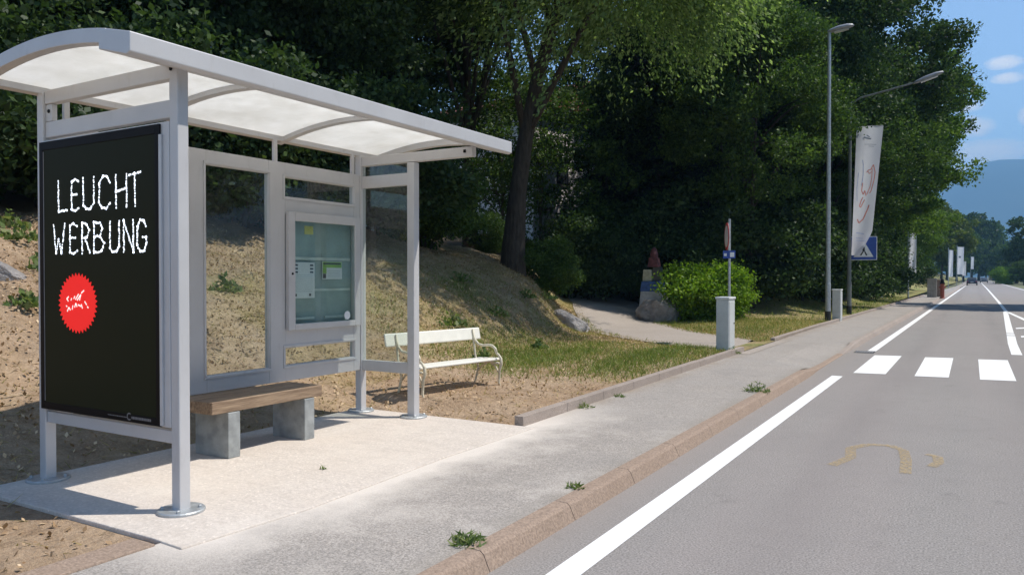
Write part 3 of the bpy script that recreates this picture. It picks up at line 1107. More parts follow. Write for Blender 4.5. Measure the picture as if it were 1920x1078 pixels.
def beading(ya, yb, za, zb, w=0.022):
    m_ = MB()
    for k in (0, 1):
        m_.box(x1 - .012, x1 + .010, ya - .03, yb + .03, (za - .03, zb + .008)[k], (za - .008, zb + .03)[k])
        m_.box(x1 - .012, x1 + .010, (ya - .03, yb + .008)[k], (ya - .008, yb + .03)[k], za - .0075, zb + .0075)
    m_.build('window_trim', M['silver'], wall, bevel=0.003)


for (ya, yb, za, zb) in ((3.44, 4.15, .73, 2.585), (4.50, 5.205, .73, 2.585), (5.41, 6.385, 2.385, 2.57), (5.41, 6.385, .735, .90)):
    MB().box(XB - .006, XB + .006, ya + .001, yb - .001, za + .001, zb - .001).build('window_pane', M['glass'], wall)
    beading(ya, yb, za, zb)
# short brackets that hold the wall to the gutter
for yv in (3.3, 5.31, 6.40):
    MB().box(XB - .015, XB + .015, yv - .02, yv + .02, 2.713, 2.924).build('bracket', M['silver'], sh)

# noticeboard set in the rear wall
BX = x1
nbw = MB()
for (ya, yb, za, zb) in ((5.41, 5.495, 1.075, 2.235), (6.355, 6.44, 1.075, 2.235), (5.495, 6.355, 1.075, 1.135), (5.495, 6.355, 2.15, 2.235)):
    nbw.box(BX + .002, BX + .05, ya, yb, za, zb)
nb = nbw.build('notice_board', M['silver'], sh, bevel=0.005)
MB().box(BX - .05, BX - .040, 5.412, 6.383, 1.086, 2.214).build('backing', M['board_back'], nb)
MB().box(BX - .039, BX - .022, 5.496, 6.35, 1.77, 1.80).box(BX - .039, BX - .022, 5.496, 6.35, 1.455, 1.478).box(BX - .039, BX - .022, 5.56, 5.82, 1.17, 1.195).box(BX - .039, BX - .022, 5.97, 6.27, 1.17, 1.195).build('support_rail', M['board_rail'], nb)
MB().box(BX + .030, BX + .036, 5.4955, 6.3545, 1.1355, 2.1495).build('glass_pane', M['board_glass'], nb)
MB().tube([(BX + .051, 5.455, 1.63), (BX + .056, 5.455, 1.63)], 0.012, 10).build('lock', M['black'], nb)
MB().tube([(BX + .037, 6.24, 1.19), (BX + .039, 6.24, 1.19)], 0.045, 18).build('round_sticker', M['white_sheet'], nb)
# sheets hanging in the board
xs_ = BX - .020
t1 = thing('notice_sheet', 'tall white timetable sheet with dark blocks at its top, hanging in the noticeboard', 'notice', (xs_, 5.63, 1.4), 'sheets hanging in the noticeboard')
MB().box(xs_ - .001, xs_ + .002, 5.52, 5.82, 1.385, 1.745).build('sheet', M['white_sheet'], t1)
mk = MB()
for k in range(3):
    for ya, yb in ((5.535, 5.59), (5.755, 5.80)):
        z = 1.725 - k * 0.035
        mk.box(xs_ + .0025, xs_ + .0035, ya, yb, z - .017, z)
mk.box(xs_ + .0025, xs_ + .0035, 5.55, 5.575, 1.405, 1.43).box(xs_ + .0025, xs_ + .0035, 5.74, 5.77, 1.405, 1.43)
mk.build('printing', M['ink'], t1)
mk = MB()
for k in range(9):
    z = 1.62 - k * 0.0205
    mk.box(xs_ + .0025, xs_ + .0032, 5.55, 5.79, z - .005, z)
mk.build('fine_printing', M['pale_ink'], t1)
t2 = thing('notice_sheet', 'green topped leaflet with a white lower half, right of the timetable in the noticeboard', 'notice', (xs_, 6.05, 1.5), 'sheets hanging in the noticeboard')
MB().box(xs_ - .001, xs_ + .002, 5.93, 6.22, 1.575, 1.76).build('sheet', M['white_sheet'], t2)
MB().box(xs_ + .0022, xs_ + .003, 5.935, 6.215, 1.695, 1.755).box(xs_ + .0022, xs_ + .003, 5.935, 5.99, 1.635, 1.694).build('green_banner', M['green_print'], t2)
MB().box(xs_ + .0031, xs_ + .0036, 5.945, 6.2, 1.728, 1.745).box(xs_ + .0031, xs_ + .0036, 5.937, 5.983, 1.585, 1.632).build('printing', M['ink'], t2)
mk = MB()
for k in range(4):
    mk.box(xs_ + .0022, xs_ + .0028, 6.01, 6.19, 1.60 + k * .02, 1.606 + k * .02)
mk.build('fine_printing', M['pale_ink'], t2)
t3 = MB().box(BX - .0385, BX - .036, 5.70, 5.82, 2.03, 2.115).build('yellow_note', M['yellow_note'])
tag(t3, 'small yellow square of paper near the top of the noticeboard', 'notice', 'sheets hanging in the noticeboard')

# advert lightbox on the near end
AX0, AX1, AZ0, AZ1 = -5.810, -4.347, 0.646, 2.577
ay = YN - 0.055
AQ = (ay + .003) / 3.15
ab = MB().box(AX0, AX1, ay + .012, YN + .095, AZ0, AZ1).build('advert_panel', M['silver'], sh, bevel=0.006)
bx0, bx1, bz0, bz1 = AX0 + .004, -4.425, AZ0 + .004, AZ1 - .012
fr = MB()
fr.box(bx0, bx0 + .045, ay, ay + .0115, bz0, bz1).box(bx1 - .05, bx1, ay, ay + .0115, bz0, bz1)
fr.box(bx0 + .045, bx1 - .05, ay, ay + .0115, bz0, bz0 + .05).box(bx0 + .045, bx1 - .05, ay, ay + .0115, bz1 - .06, bz1)
fr.build('black_border', M['black'], ab, bevel=0.002)
MB().box(AX1 - .085, AX1 - .060, ay - .004, ay + .0115, AZ0 + .01, AZ1 - .08).build('bright_edge_strip', M['silver'], ab, bevel=0.003)
MB().box(bx0 + .0455, bx1 - .0505, ay + .004, ay + .0115, bz0 + .0505, bz1 - .0605).build('screen', M['screen'], ab)
MB().box(bx0 + .047, bx0 + .055, ay + .0015, ay + .0038, bz0 + .06, bz1 - .07).build('inner_strip', M['footer'], ab)
sy = ay + .0035                                # plane just in front of the screen
# letter strokes in a unit cell (0..1, 0..1)
LET = {
    'L': [[(0.08, 1), (0.08, 0.03)], [(0.08, 0.0), (0.95, 0.04)]],
    'E': [[(0.1, 0.95), (0.08, 0.05)], [(0.12, 0.93), (0.5, 1.0), (0.9, 0.92)], [(0.1, 0.52), (0.7, 0.52)], [(0.1, 0.05), (0.5, 0), (0.92, 0.08)]],
    'U': [[(0.05, 1), (0.05, 0.15), (0.3, 0.02), (0.65, 0.02), (0.95, 0.2), (0.95, 1)]],
    'C': [[(0.95, 0.78), (0.75, 0.97), (0.4, 1.0), (0.1, 0.8), (0.05, 0.2), (0.3, 0.02), (0.65, 0.0), (0.95, 0.15)]],
    'H': [[(0.05, 1), (0.05, 0)], [(0.95, 1), (0.95, 0)], [(0.05, 0.5), (0.95, 0.56)]],
    'T': [[(0.05, 0.95), (0.5, 0.98), (0.98, 1.0)], [(0.5, 0.98), (0.52, 0)]],
    'W': [[(0.02, 1), (0.22, 0.02)], [(0.22, 0.02), (0.45, 0.5)], [(0.45, 0.5), (0.68, 0.02)], [(0.68, 0.02), (0.97, 1)]],
    'R': [[(0.08, 1), (0.08, 0)], [(0.08, 1), (0.6, 0.95), (0.85, 0.75), (0.6, 0.52), (0.1, 0.5)], [(0.4, 0.48), (0.92, 0.02)]],
    'B': [[(0.08, 1), (0.08, 0)], [(0.08, 1), (0.6, 0.97), (0.82, 0.77), (0.6, 0.55), (0.1, 0.53)], [(0.6, 0.53), (0.95, 0.3), (0.7, 0.04), (0.1, 0.0)]],
    'N': [[(0.05, 0), (0.05, 1)], [(0.05, 1), (0.95, 0)], [(0.95, 0), (0.95, 1)]],
    'G': [[(0.92, 0.8), (0.7, 0.97), (0.35, 1), (0.08, 0.8), (0.05, 0.2), (0.35, 0.0), (0.75, 0.03), (0.93, 0.22), (0.93, 0.45), (0.6, 0.45)]],
}
lr = random.Random(3)


def led_word(word, cells, z0a, z1a):
    z0a, z1a = 1.6 + (z0a - 1.6) * AQ, 1.6 + (z1a - 1.6) * AQ
    for ch, (xa, xb) in zip(word, cells):
        xa, xb = xa * AQ, xb * AQ
        led = MB()
        for st in LET[ch]:
            P = [Vector((xa + (xb - xa) * u, 0, z0a + (z1a - z0a) * v)) for u, v in st]
            for p, q in zip(P[:-1], P[1:]):
                L = (q - p).length
                n = max(1, int(round(L / 0.0165)))
                for i in range(n + 1):
                    c = p.lerp(q, i / n) + Vector((lr.uniform(-.0035, .0035), 0, lr.uniform(-.0035, .0035)))
                    r = lr.uniform(0.0062, 0.0094)
                    led.add([(c.x + r * math.cos(k * math.pi / 4), sy - 0.0025, c.z + r * math.sin(k * math.pi / 4)) for k in range(8)], [tuple(range(8))])
        led.build('light_letter', M['led'], ab)


led_word('LEUCHT', [(-5.665, -5.545), (-5.50, -5.395), (-5.355, -5.215), (-5.170, -5.03), (-4.975, -4.845), (-4.825, -4.70)], 2.065, 2.285)
led_word('WERBUNG', [(-5.725, -5.575), (-5.525, -5.42), (-5.375, -5.265), (-5.235, -5.10), (-5.045, -4.93), (-4.89, -4.775), (-4.745, -4.635)], 1.765, 1.975)
# red serrated sticker with a white scribble
pts = []
cxs, czs = -5.43 * AQ, 1.417
for k in range(72):
    a_ = 2 * math.pi * k / 72
    rr = 1.03 if k % 2 else 0.90
    pts.append((cxs + 0.228 * rr * math.cos(a_), czs + 0.205 * rr * math.sin(a_)))
mb = MB(); mb.prism(pts, sy - .002, sy, 'y')
stk = mb.build('red_sticker', M['sticker'], ab)
scr = [[(-.10, .045), (-.125, .03), (-.105, .012)], [(-.075, .018), (-.065, .035)], [(-.04, .03), (-.025, .05)], [(-.02, .025), (0.02, .065)], [(0.0, .02), (.045, .06), (.03, .02)], [(.05, .07), (.085, .09)],
       [(-.12, -.06), (-.10, -.03), (-.08, -.05)], [(-.06, -.045), (-.05, -.015)], [(-.03, -.03), (-.015, .0), (.0, -.025)], [(.01, -.01), (.05, -.02)], [(.05, -.005), (.065, -.035)], [(.09, .015), (.115, -.01)], [(.12, -.02), (.135, -.03)], [(-.135, -.02), (-.12, -.025)]]
sm = MB()
for pl in scr:
    for (u0, v0), (u1, v1) in zip(pl[:-1], pl[1:]):
        d = Vector((u1 - u0, v1 - v0)).normalized(); n_ = Vector((-d.y, d.x)) * 0.0055
        sm.add([(cxs + u0 + n_.x, sy - .0045, czs + v0 + n_.y), (cxs + u0 - n_.x, sy - .0045, czs + v0 - n_.y), (cxs + u1 - n_.x, sy - .0045, czs + v1 - n_.y), (cxs + u1 + n_.x, sy - .0045, czs + v1 + n_.y)], [(0, 1, 2, 3)])
sm.build('sticker_writing', M['sticker_ink'], ab)
# small printed line and maker's mark at the foot, on the black border
fy = ay - .0012
fm = MB()
fr2 = random.Random(8)
x = -4.99
while x < -4.79:
    w = fr2.uniform(.008, .02); fm.add([(x, fy, .676), (x + w, fy, .676), (x + w, fy, .682), (x, fy, .682)], [(0, 1, 2, 3)]); x += w + .004
x = -4.73
while x < -4.53:
    w = fr2.uniform(.010, .018); fm.add([(x, fy, .672), (x + w, fy, .672), (x + w, fy, .689), (x, fy, .689)], [(0, 1, 2, 3)]); x += w + .003
for k in range(9):
    a0 = R(50 + k * 29); a1 = R(50 + (k + 1) * 29)
    ring = [(r * math.cos(q), r * math.sin(q)) for r, q in ((.017, a0), (.026, a0), (.026, a1), (.017, a1))]
    fm.add([(-4.755 + u, fy, .686 + v) for u, v in ring], [(0, 1, 2, 3)])
fm.build('footer_print', M['footer'], ab)

# ------------------------------------------------------------------ wooden bench inside the shelter
wb = thing('wooden_bench', 'thick brown timber bench on two grey slab legs under the shelter', 'bench', (-5.42, 4.7, SZ))
for xa, xb in ((-5.215, -5.435), (-5.44, -5.66)):
    MB().box(min(xa, xb), max(xa, xb), 4.10, 5.32, 0.495, 0.595).build('seat_plank', M['oak'], wb, bevel=0.008)
for ya in (4.25, 5.09):
    MB().box(-5.62, -5.205, ya, ya + .12, SZ, 0.493).build('leg', M['zinc_plate'], wb, bevel=0.006)

# ------------------------------------------------------------------ white park bench beside the shelter
GB = PZ + 0.015
pb = thing('park_bench', 'cream white park bench with curly cast iron ends standing on bare earth beyond the shelter', 'bench', (-5.8, 8.1, GB))


def slat(xa, xb, ya, yb, za, zb, name):
    m_ = MB().box(xa, xb, ya, yb, za, zb)
    return m_.build(name, M['white_wood'], pb, bevel=0.012)


for k in range(4):
    xa = -5.585 - k * 0.105
    slat(xa - 0.094, xa, 7.20, 9.05, 0.505 - 0.006 * k, 0.535 - 0.006 * k, 'seat_slat')
m_ = MB()
mt = Matrix.Translation((-6.045, 0, 0.83)) @ Matrix.Rotation(R(-12), 4, 'Y')
m_.box(-.014, .014, 7.17, 9.10, -.075, .085, mt)
m_.build('back_board', M['white_wood'], pb, bevel=0.013)
for yv in (7.36, 8.93):
    e = MB()
    # front leg with a foot scroll, arm and back upright
    e.tube([(-5.50, yv, GB), (-5.535, yv, GB + .03), (-5.56, yv, .22), (-5.55, yv, .38), (-5.52, yv, .47), (-5.525, yv, .535), (-5.56, yv, .575), (-5.60, yv, .60)], [.02, .016, .017, .019, .022, .020, .018, .018], 8)
    e.tube([(-5.60, yv, .60), (-5.625, yv, .66), (-5.68, yv, .695), (-5.76, yv, .70), (-5.84, yv, .69), (-5.92, yv, .70), (-5.98, yv, .745), (-6.015, yv, .80), (-6.03, yv, .90)], [.018, .019, .019, .018, .017, .017, .018, .018, .012], 8)
    e.tube([(-5.56, yv, .47), (-5.75, yv, .478), (-5.95, yv, .47), (-5.985, yv, .55), (-6.00, yv, .66), (-6.02, yv, .78)], [.017, .016, .018, .016, .016, .015], 8)
    e.tube([(-5.95, yv, .475), (-5.93, yv, .38), (-5.985, yv, .20), (-6.02, yv, .04 + GB), (-6.05, yv, GB)], [.02, .018, .016, .017, .022], 8)
    e.tube([(-5.92, yv, .36), (-5.86, yv, .42), (-5.78, yv, .455)], .013, 7)
    e.tube([(-5.56, yv, .33), (-5.61, yv, .42), (-5.69, yv, .46)], .013, 7)
    e.lathe([(.028, 0), (.03, .012), (.01, .02)], 10, (-5.50, yv, GB))
    e.lathe([(.028, 0), (.03, .012), (.01, .02)], 10, (-6.05, yv, GB))
    e.build('iron_end', M['cast_iron'], pb, smooth=True)

pb.location = (-5.69, 7.98, GB)
pb.rotation_euler = (0, 0, -R(10))
pb.scale = (1, .86, 1)

# ------------------------------------------------------------------ cabinets, lamps, signs, banners
def cabinet(x, y, h, label, rz):
    g = height(x, y) if x < -4 else PZ
    t = thing('utility_cabinet', label, 'utility cabinet', (x, y, g - 0.02), 'utility cabinets by the pavement')
    b_ = MB().box(-.13, .13, -.15, .15, 0, h).build('body', M['cabinet'], None, bevel=0.01)
    b_.parent = t
    c_ = MB().box(-.145, .145, -.165, .165, h + .001, h + .045).build('cap', M['cabinet_cap'], None, bevel=0.01)
    c_.parent = t
    d_ = MB().box(.1305, .137, -.125, .125, .06, h - .05).build('door', M['cabinet'], None, bevel=0.004)
    d_.parent = t
    k_ = MB().tube([(.137, .085, h * .55), (.145, .085, h * .55)], .014, 8).build('lock', M['black'])
    k_.parent = d_
    t.rotation_euler = (0, 0, rz)
    return t


cabinet(-4.20, 15.30, 1.05, 'pale grey utility cabinet beside the path mouth, nearer and larger in view', R(-8))
cabinet(-3.98, 28.3, 1.05, 'pale grey utility cabinet standing right of the tall street lamp', R(-4))


def lamp_post(name, x, y, h, arm, headlen, label, pm='galv'):
    g = height(x, y)
    t = thing(name, label, 'street lamp', (x, y, g))
    p = MB().tube([(0, 0, -.1), (0, 0, 1.2), (0, 0, 1.25), (0, 0, h)], [.085, .085, .075, .05], 14).build('pole', M[pm], smooth=False)
    p.parent = t
    c = MB().tube([(0, 0, -.05), (0, 0, .32)], .096, 14).build('base_sleeve', M['rubber'])
    c.parent = t
    hd = MB()
    if arm:
        a_ = MB().tube([(0, 0, h - .05), (.05, 0, h + .12), (.35, 0, h + .28), (arm, 0, h + .62)], [.045, .04, .034, .03], 10).build('arm', M[pm])
        a_.parent = t
    hx, hz = (arm, h + .60) if arm else (-.05, h)
    sl_ = .30 if arm else .12
    secs = []
    for u, w, tk in ((0, .06, .05), (.12, .11, .085), (.40, .155, .12), (.75, .15, .11), (.95, .09, .06), (1.0, .03, .02)):
        secs.append((hx + u * headlen, hz + u * headlen * sl_, w, tk))
    vs, fs = [], []
    n = 12
    for (xx, zz, w, tk) in secs:
        for k in range(n):
            q = 2 * math.pi * k / n
            vs.append((xx, w * math.cos(q), zz + tk * (math.sin(q) if math.sin(q) > 0 else .45 * math.sin(q))))
    for i in range(len(secs) - 1):
        for k in range(n):
            j = (k + 1) % n
            fs.append((i * n + k, i * n + j, (i + 1) * n + j, (i + 1) * n + k))
    fs += [tuple(range(n))[::-1], tuple(range((len(secs) - 1) * n, len(secs) * n))]
    h_ = hd.add(vs, fs).build('lamp_head', M['lamp_grey'], smooth=True)
    h_.parent = t
    l_ = MB()
    l_.prism([(hx + .25 * headlen, -.10), (hx + .8 * headlen, -.09), (hx + .8 * headlen, .09), (hx + .25 * headlen, .10)], 0, .02, 'z')
    for i_, v in enumerate(l_.v):
        l_.v[i_] = (v[0], v[1], v[2] + hz + (v[0] - hx) * sl_ - .075)
    l_ = l_.build('lens', M['lens'])
    l_.parent = h_
    return t


lamp_post('street_lamp', -4.08, 27.0, 9.35, 0, .78, 'tall grey street lamp with a short flat head on top of the straight pole')
lamp_post('street_lamp', -4.12, 32.3, 7.95, 2.15, .98, 'street lamp with a long slanting arm, its pole carrying the large printed banner', 'dull_pole')


def banner(x, y, z0, z1, w, label, art=False, rz=0.0, pole=True, poleh=None, xtop=0.0):
    g = height(x, y) if x < -3.93 else PZ
    grp = 'banners along the road'
    if pole:
        t = thing('banner_flag', label, 'banner', (x, y, g), grp)
    else:
        t = thing('banner_flag', label, 'banner', (x, y, g), grp)
    cl_ = MB()
    n, mcol = 26, 8
    vs, fs = [], []
    for i in range(n + 1):
        v = i / n
        z = z1 + (z0 - z1) * v - g
        for j in range(mcol + 1):
            u = j / mcol
            ww = w[0] * (1 - v) + w[1] * v - (.36 * max(0, (v - .82) / .18) if art else 0)
            sag = .05 * math.sin(v * 7 + u * 2.2) * u + .04 * math.sin(u * 6 + v * 3)
            vs.append((.07 + xtop * (1 - v) + u * ww, sag, z - .06 * u * (1 - v) * 1.0))
    for i in range(n):
        for j in range(mcol):
            q = i * (mcol + 1) + j
            fs.append((q, q + 1, q + mcol + 2, q + mcol + 1))
    k0 = len(vs)
    vs2 = [(a_, b_ + .004, c_) for a_, b_, c_ in vs]
    cl_.add(vs, fs)
    cloth = cl_.build('cloth', M['banner'], smooth=True)
    cloth.parent = t
    if pole:
        p_ = MB().tube([(0, 0, -.05), (0, 0, (poleh or z1 + .25) - g)], [.05, .04], 8).build('pole', M['galv'])
        p_.parent = t
    r_ = MB().tube([(0, 0, z1 - g + .005), (w[0] + .07 + xtop, 0, z1 - g - .055)], .014, 6).build('top_rod', M['lamp_grey'])
    r_.parent = t
    if art:
        H_ = z1 - z0

        def S(u, v):
            ww = w[0] * (1 - v) + w[1] * v
            sag = .05 * math.sin(v * 7 + u * 2.2) * u + .04 * math.sin(u * 6 + v * 3)
            return Vector((.07 + xtop * (1 - v) + u * ww, sag - .022, z1 - g - H_ * v - .06 * u * (1 - v)))
        def stroke(m_, pl, wd):
            P = []
            for (a_, b_), (c_, d_) in zip(pl[:-1], pl[1:]):
                for q in range(6):
                    P.append((a_ + (c_ - a_) * q / 6, b_ + (d_ - b_) * q / 6))
            P.append(pl[-1])
            for (a_, b_), (c_, d_) in zip(P[:-1], P[1:]):
                p, q = S(a_, b_), S(c_, d_)
                dd = (q - p).normalized(); nn = Vector((-dd.z, 0, dd.x)) * wd
                m_.add([p + nn, p - nn, q - nn, q + nn], [(0, 1, 2, 3)])
        red = MB()
        stroke(red, [(.50, .36), (.58, .34), (.66, .34), (.76, .30), (.86, .36), (.84, .42), (.76, .50), (.70, .52)], .017)
        stroke(red, [(.72, .33), (.74, .40), (.70, .47), (.58, .53)], .014)
        stroke(red, [(.36, .44), (.34, .50), (.42, .53), (.48, .50), (.55, .54)], .018)
        stroke(red, [(.42, .55), (.34, .58), (.28, .62), (.34, .63), (.50, .57)], .018)
        stroke(red, [(.22, .72), (.30, .75), (.50, .72), (.68, .64), (.72, .61)], .022)
        stroke(red, [(.55, .35), (.62, .37), (.70, .355)], .014)
        ar = red.build('red_scrawl', M['banner_red']); ar.parent = cloth
        gr_ = MB()
        stroke(gr_, [(.30, .085), (.45, .095), (.58, .10)], .03)
        stroke(gr_, [(.40, .07), (.52, .085)], .02)
        stroke(gr_, [(.34, .14), (.80, .145)], .008)
        stroke(gr_, [(.50, .155), (.72, .16)], .008)
        stroke(gr_, [(.08, .06), (.02, .09)], .03)
        ag = gr_.build('grey_emblem', M['banner_grey']); ag.parent = cloth
        pl_ = MB()
        stroke(pl_, [(.30, .26), (.34, .30), (.36, .38), (.32, .46)], .016)
        stroke(pl_, [(.16, .36), (.12, .48), (.16, .58)], .012)
        stroke(pl_, [(.20, .825), (.40, .83), (.60, .835)], .020)
        stroke(pl_, [(.20, .865), (.55, .87)], .011)
        stroke(pl_, [(.20, .885), (.70, .89)], .011)
        ap = pl_.build('blue_lettering', M['banner_pale']); ap.parent = cloth
    t.rotation_euler = (0, 0, rz)
    return t


banner(-4.12, 32.3, 2.42, 7.34, (.92, .64), 'large white banner with red scrawled drawing hanging on the lamp pole, nearest of the banners', True, R(6), False, xtop=.16)
banner(-3.86, 59.4, 1.86, 4.6, (.42, .42), 'plain white banner on a thin pole half hidden by leaves, second along the verge', rz=R(10), poleh=5.2)


def far_spot(px, y):
    u = (px - 960) / FOC
    t = y / (math.cos(YAW) + math.sin(YAW) * u)
    return spot(px, t)[0], y


for (px, y, z0, z1, w, lab) in ((1778, 120, 1.6, 5.2, .5, 'slim white banner behind the yellowish roadside tree, left of a thicker one'),
                                (1794, 150, 2.0, 6.6, .95, 'wide white far banner with a dark spot, thickest of the distant row'),
                                (1804, 185, 1.8, 4.8, .65, 'short white far banner low over the verge right of the wide one'),
                                (1820, 235, 3.6, 6.8, .65, 'smallest white banner farthest down the road above the dark car')):
    x, yv = far_spot(px, y)
    bt = banner(x, yv, z0, z1, (w, w * .9), lab, rz=R(8), poleh=z1 + .3)
    if 'spot' in lab:
        c_ = MB().tube([(.07 + w * .35, -.06, 4.9 - PZ), (.07 + w * .35, -.07, 4.9 - PZ)], .17, 12).build('dark_spot', M['banner_grey'])
        c_.parent = bt

# pedestrian crossing sign on the lamp pole behind the banner
sx, sy_, sz = -3.70, 32.52, 2.66
ps = thing('crossing_sign', 'square blue pedestrian crossing sign with white triangle partly behind the large banner', 'traffic sign', (sx, sy_, sz))
MB().box(sx - .42, sx + .52, sy_ + .02, sy_ + .045, sz - .42, sz + .48).build('panel', M['sign_white'], ps, bevel=0.004)
MB().box(sx - .40, sx + .50, sy_ + .012, sy_ + .0195, sz - .40, sz + .46).build('blue_field', M['sign_blue'], ps)
mb = MB(); mb.prism([(sx - .30, sz - .30), (sx + .40, sz - .30), (sx + .05, sz + .34)], sy_ + .005, sy_ + .0115, 'y')
mb.build('white_triangle', M['sign_white'], ps)
wk = MB()
wk.tube([(sx + .05, sy_ + .003, sz + .14), (sx + .05, sy_ - .001, sz + .14)], .042, 12)
wk.prism([(sx + .0, sz + .08), (sx + .09, sz + .08), (sx + .10, sz - .08), (sx + .02, sz - .08)], sy_ - .001, sy_ + .003, 'y')
wk.prism([(sx + .02, sz - .081), (sx + .07, sz - .081), (sx - .02, sz - .24), (sx - .08, sz - .24)], sy_ - .001, sy_ + .003, 'y')
wk.prism([(sx + .071, sz - .081), (sx + .11, sz - .081), (sx + .19, sz - .24), (sx + .13, sz - .24)], sy_ - .001, sy_ + .003, 'y')
wk.prism([(sx - .002, sz + .06), (sx - .002, sz + .02), (sx - .08, sz - .06), (sx - .09, sz - .03)], sy_ - .001, sy_ + .003, 'y')
wk.build('walking_figure', M['sign_black'], ps)
MB().box(sx - .42, sx - .36, sy_ + .046, sy_ + .07, sz - .3, sz + .3).build('bracket', M['galv'], ps)
mb = MB(); mb.box(sx - .47, sx - .36, sy_ - .16, sy_ + .045, sz - .06, sz + .0)
mb.build('pole_clamp', M['galv'], ps)

# round sign on a thin post behind the nearer cabinet, seen nearly edge-on
gx, gy = -4.60, 17.05
gz = height(gx, gy)
rs = thing('round_sign', 'round red rimmed traffic sign on a thin post, seen almost edge on', 'traffic sign', (gx, gy, gz))
MB().tube([(gx, gy, gz - .1), (gx, gy, 2.86)], .028, 10).build('post', M['galv'], rs)
dirn = Vector((math.cos(R(19.5)), math.sin(R(19.5)), 0)); nrm = Vector((-math.sin(R(19.5)), math.cos(R(19.5)), 0))
vdir = Vector((-gx, -gy, 0)).normalized()
ang = math.atan2(vdir.y, vdir.x) - R(81)
n_ = Vector((math.cos(ang), math.sin(ang), 0))
c0 = Vector((gx, gy, 2.48)) + n_ * .05
MB().tube([c0, c0 + n_ * .012], .30, 30).build('red_rim', M['sign_red'], rs)
MB().tube([c0 + n_ * .013, c0 + n_ * .016], .235, 30).build('white_face', M['sign_white'], rs)
MB().tube([c0 - n_ * .004, c0 - n_ * .001], .298, 30).build('back', M['sign_white'], rs)
ang2 = math.atan2(vdir.y, vdir.x) - R(8)
mt = Matrix.Translation((gx, gy, 2.0)) @ Matrix.Rotation(ang2, 4, 'Z')
mb = MB(); mb.box(.035, .045, -.13, .13, .0, .17, mt)
sp_ = mb.build('plate', M['sign_blue'], rs)
mb = MB(); mb.box(.046, .049, .02, .11, .03, .13, mt).box(.046, .049, -.11, -.05, .05, .11, mt)
mb.build('plate_mark', M['sign_white'], sp_)

# drain grate in the gutter by the crossing
dg = thing('drain_grate', 'dark iron drain grate in the gutter just past the zebra crossing', 'drain', (-1.98, 18.05, 0.0))
MB().box(-2.18, -1.80, 17.80, 18.28, -0.01, 0.002).build('frame', M['sign_black'], dg)
mb = MB()
for k in range(7):
    mb.box(-2.15 + k * .05, -2.125 + k * .05, 17.83, 18.25, 0.003, 0.010)
mb.build('bars', M['lamp_grey'], dg)

# red pillar hydrant on the far pavement
hx, hy = far_spot(1767, 61)
hz = PZ
hy_ = thing('hydrant', 'reddish brown pillar hydrant with dark cap standing on the pavement far down the road', 'hydrant', (hx, hy, hz))
MB().lathe([(.17, 0), (.17, .05), (.13, .08), (.13, .95), (.15, .97), (.15, 1.0)], 14, (hx, hy, hz)).build('column', M['hydrant'], hy_, smooth=False)
MB().lathe([(.155, 1.001), (.165, 1.05), (.13, 1.12), (.10, 1.2), (.12, 1.24), (.05, 1.36)], 14, (hx, hy, hz)).build('cap', M['black'], hy_)
for s in (-1, 1):
    MB().tube([(hx + s * .12, hy, hz + .78), (hx + s * .21, hy, hz + .78)], .055, 10).build('outlet', M['hydrant'], hy_)

# brick wall and gate pillars beyond the hydrant
wx, wy = far_spot(1761, 66)
MBw = MB()
for r_ in range(12):
    MBw.box(wx - .3 + (r_ % 2) * .01, wx + .3 - (r_ % 2) * .01, wy, wy + .24, PZ + r_ * .105, PZ + r_ * .105 + .098)
MBw.box(wx - .28, wx + .28, wy + .02, wy + .22, PZ, PZ + 1.25)
bw = thing('brick_wall', 'low brick wall section by a gate far along the pavement', 'wall', (wx, wy, PZ))
MBw.build('brickwork', M['brick'], bw)
MB().box(wx - .34, wx + .34, wy - .04, wy + .28, PZ + 1.262, PZ + 1.34).build('coping', M['pillar'], bw, bevel=0.01)
for px, lab in ((1752, 'pale gate pillar right beside the brick wall'), (1743, 'pale gate pillar on the far left of the dark gate opening')):
    gx_, gy_ = far_spot(px, 64.5)
    g0 = height(gx_, gy_) - .25
    gp = thing('gate_pillar', lab, 'pillar', (gx_, gy_, g0), 'gate pillars')
    MB().box(gx_ - .15, gx_ + .15, gy_ - .15, gy_ + .15, g0, g0 + 1.5).build('shaft', M['pillar'], gp, bevel=0.01)
    MB().box(gx_ - .19, gx_ + .19, gy_ - .19, gy_ + .19, g0 + 1.501, g0 + 1.58).build('cap', M['pillar'], gp, bevel=0.01)

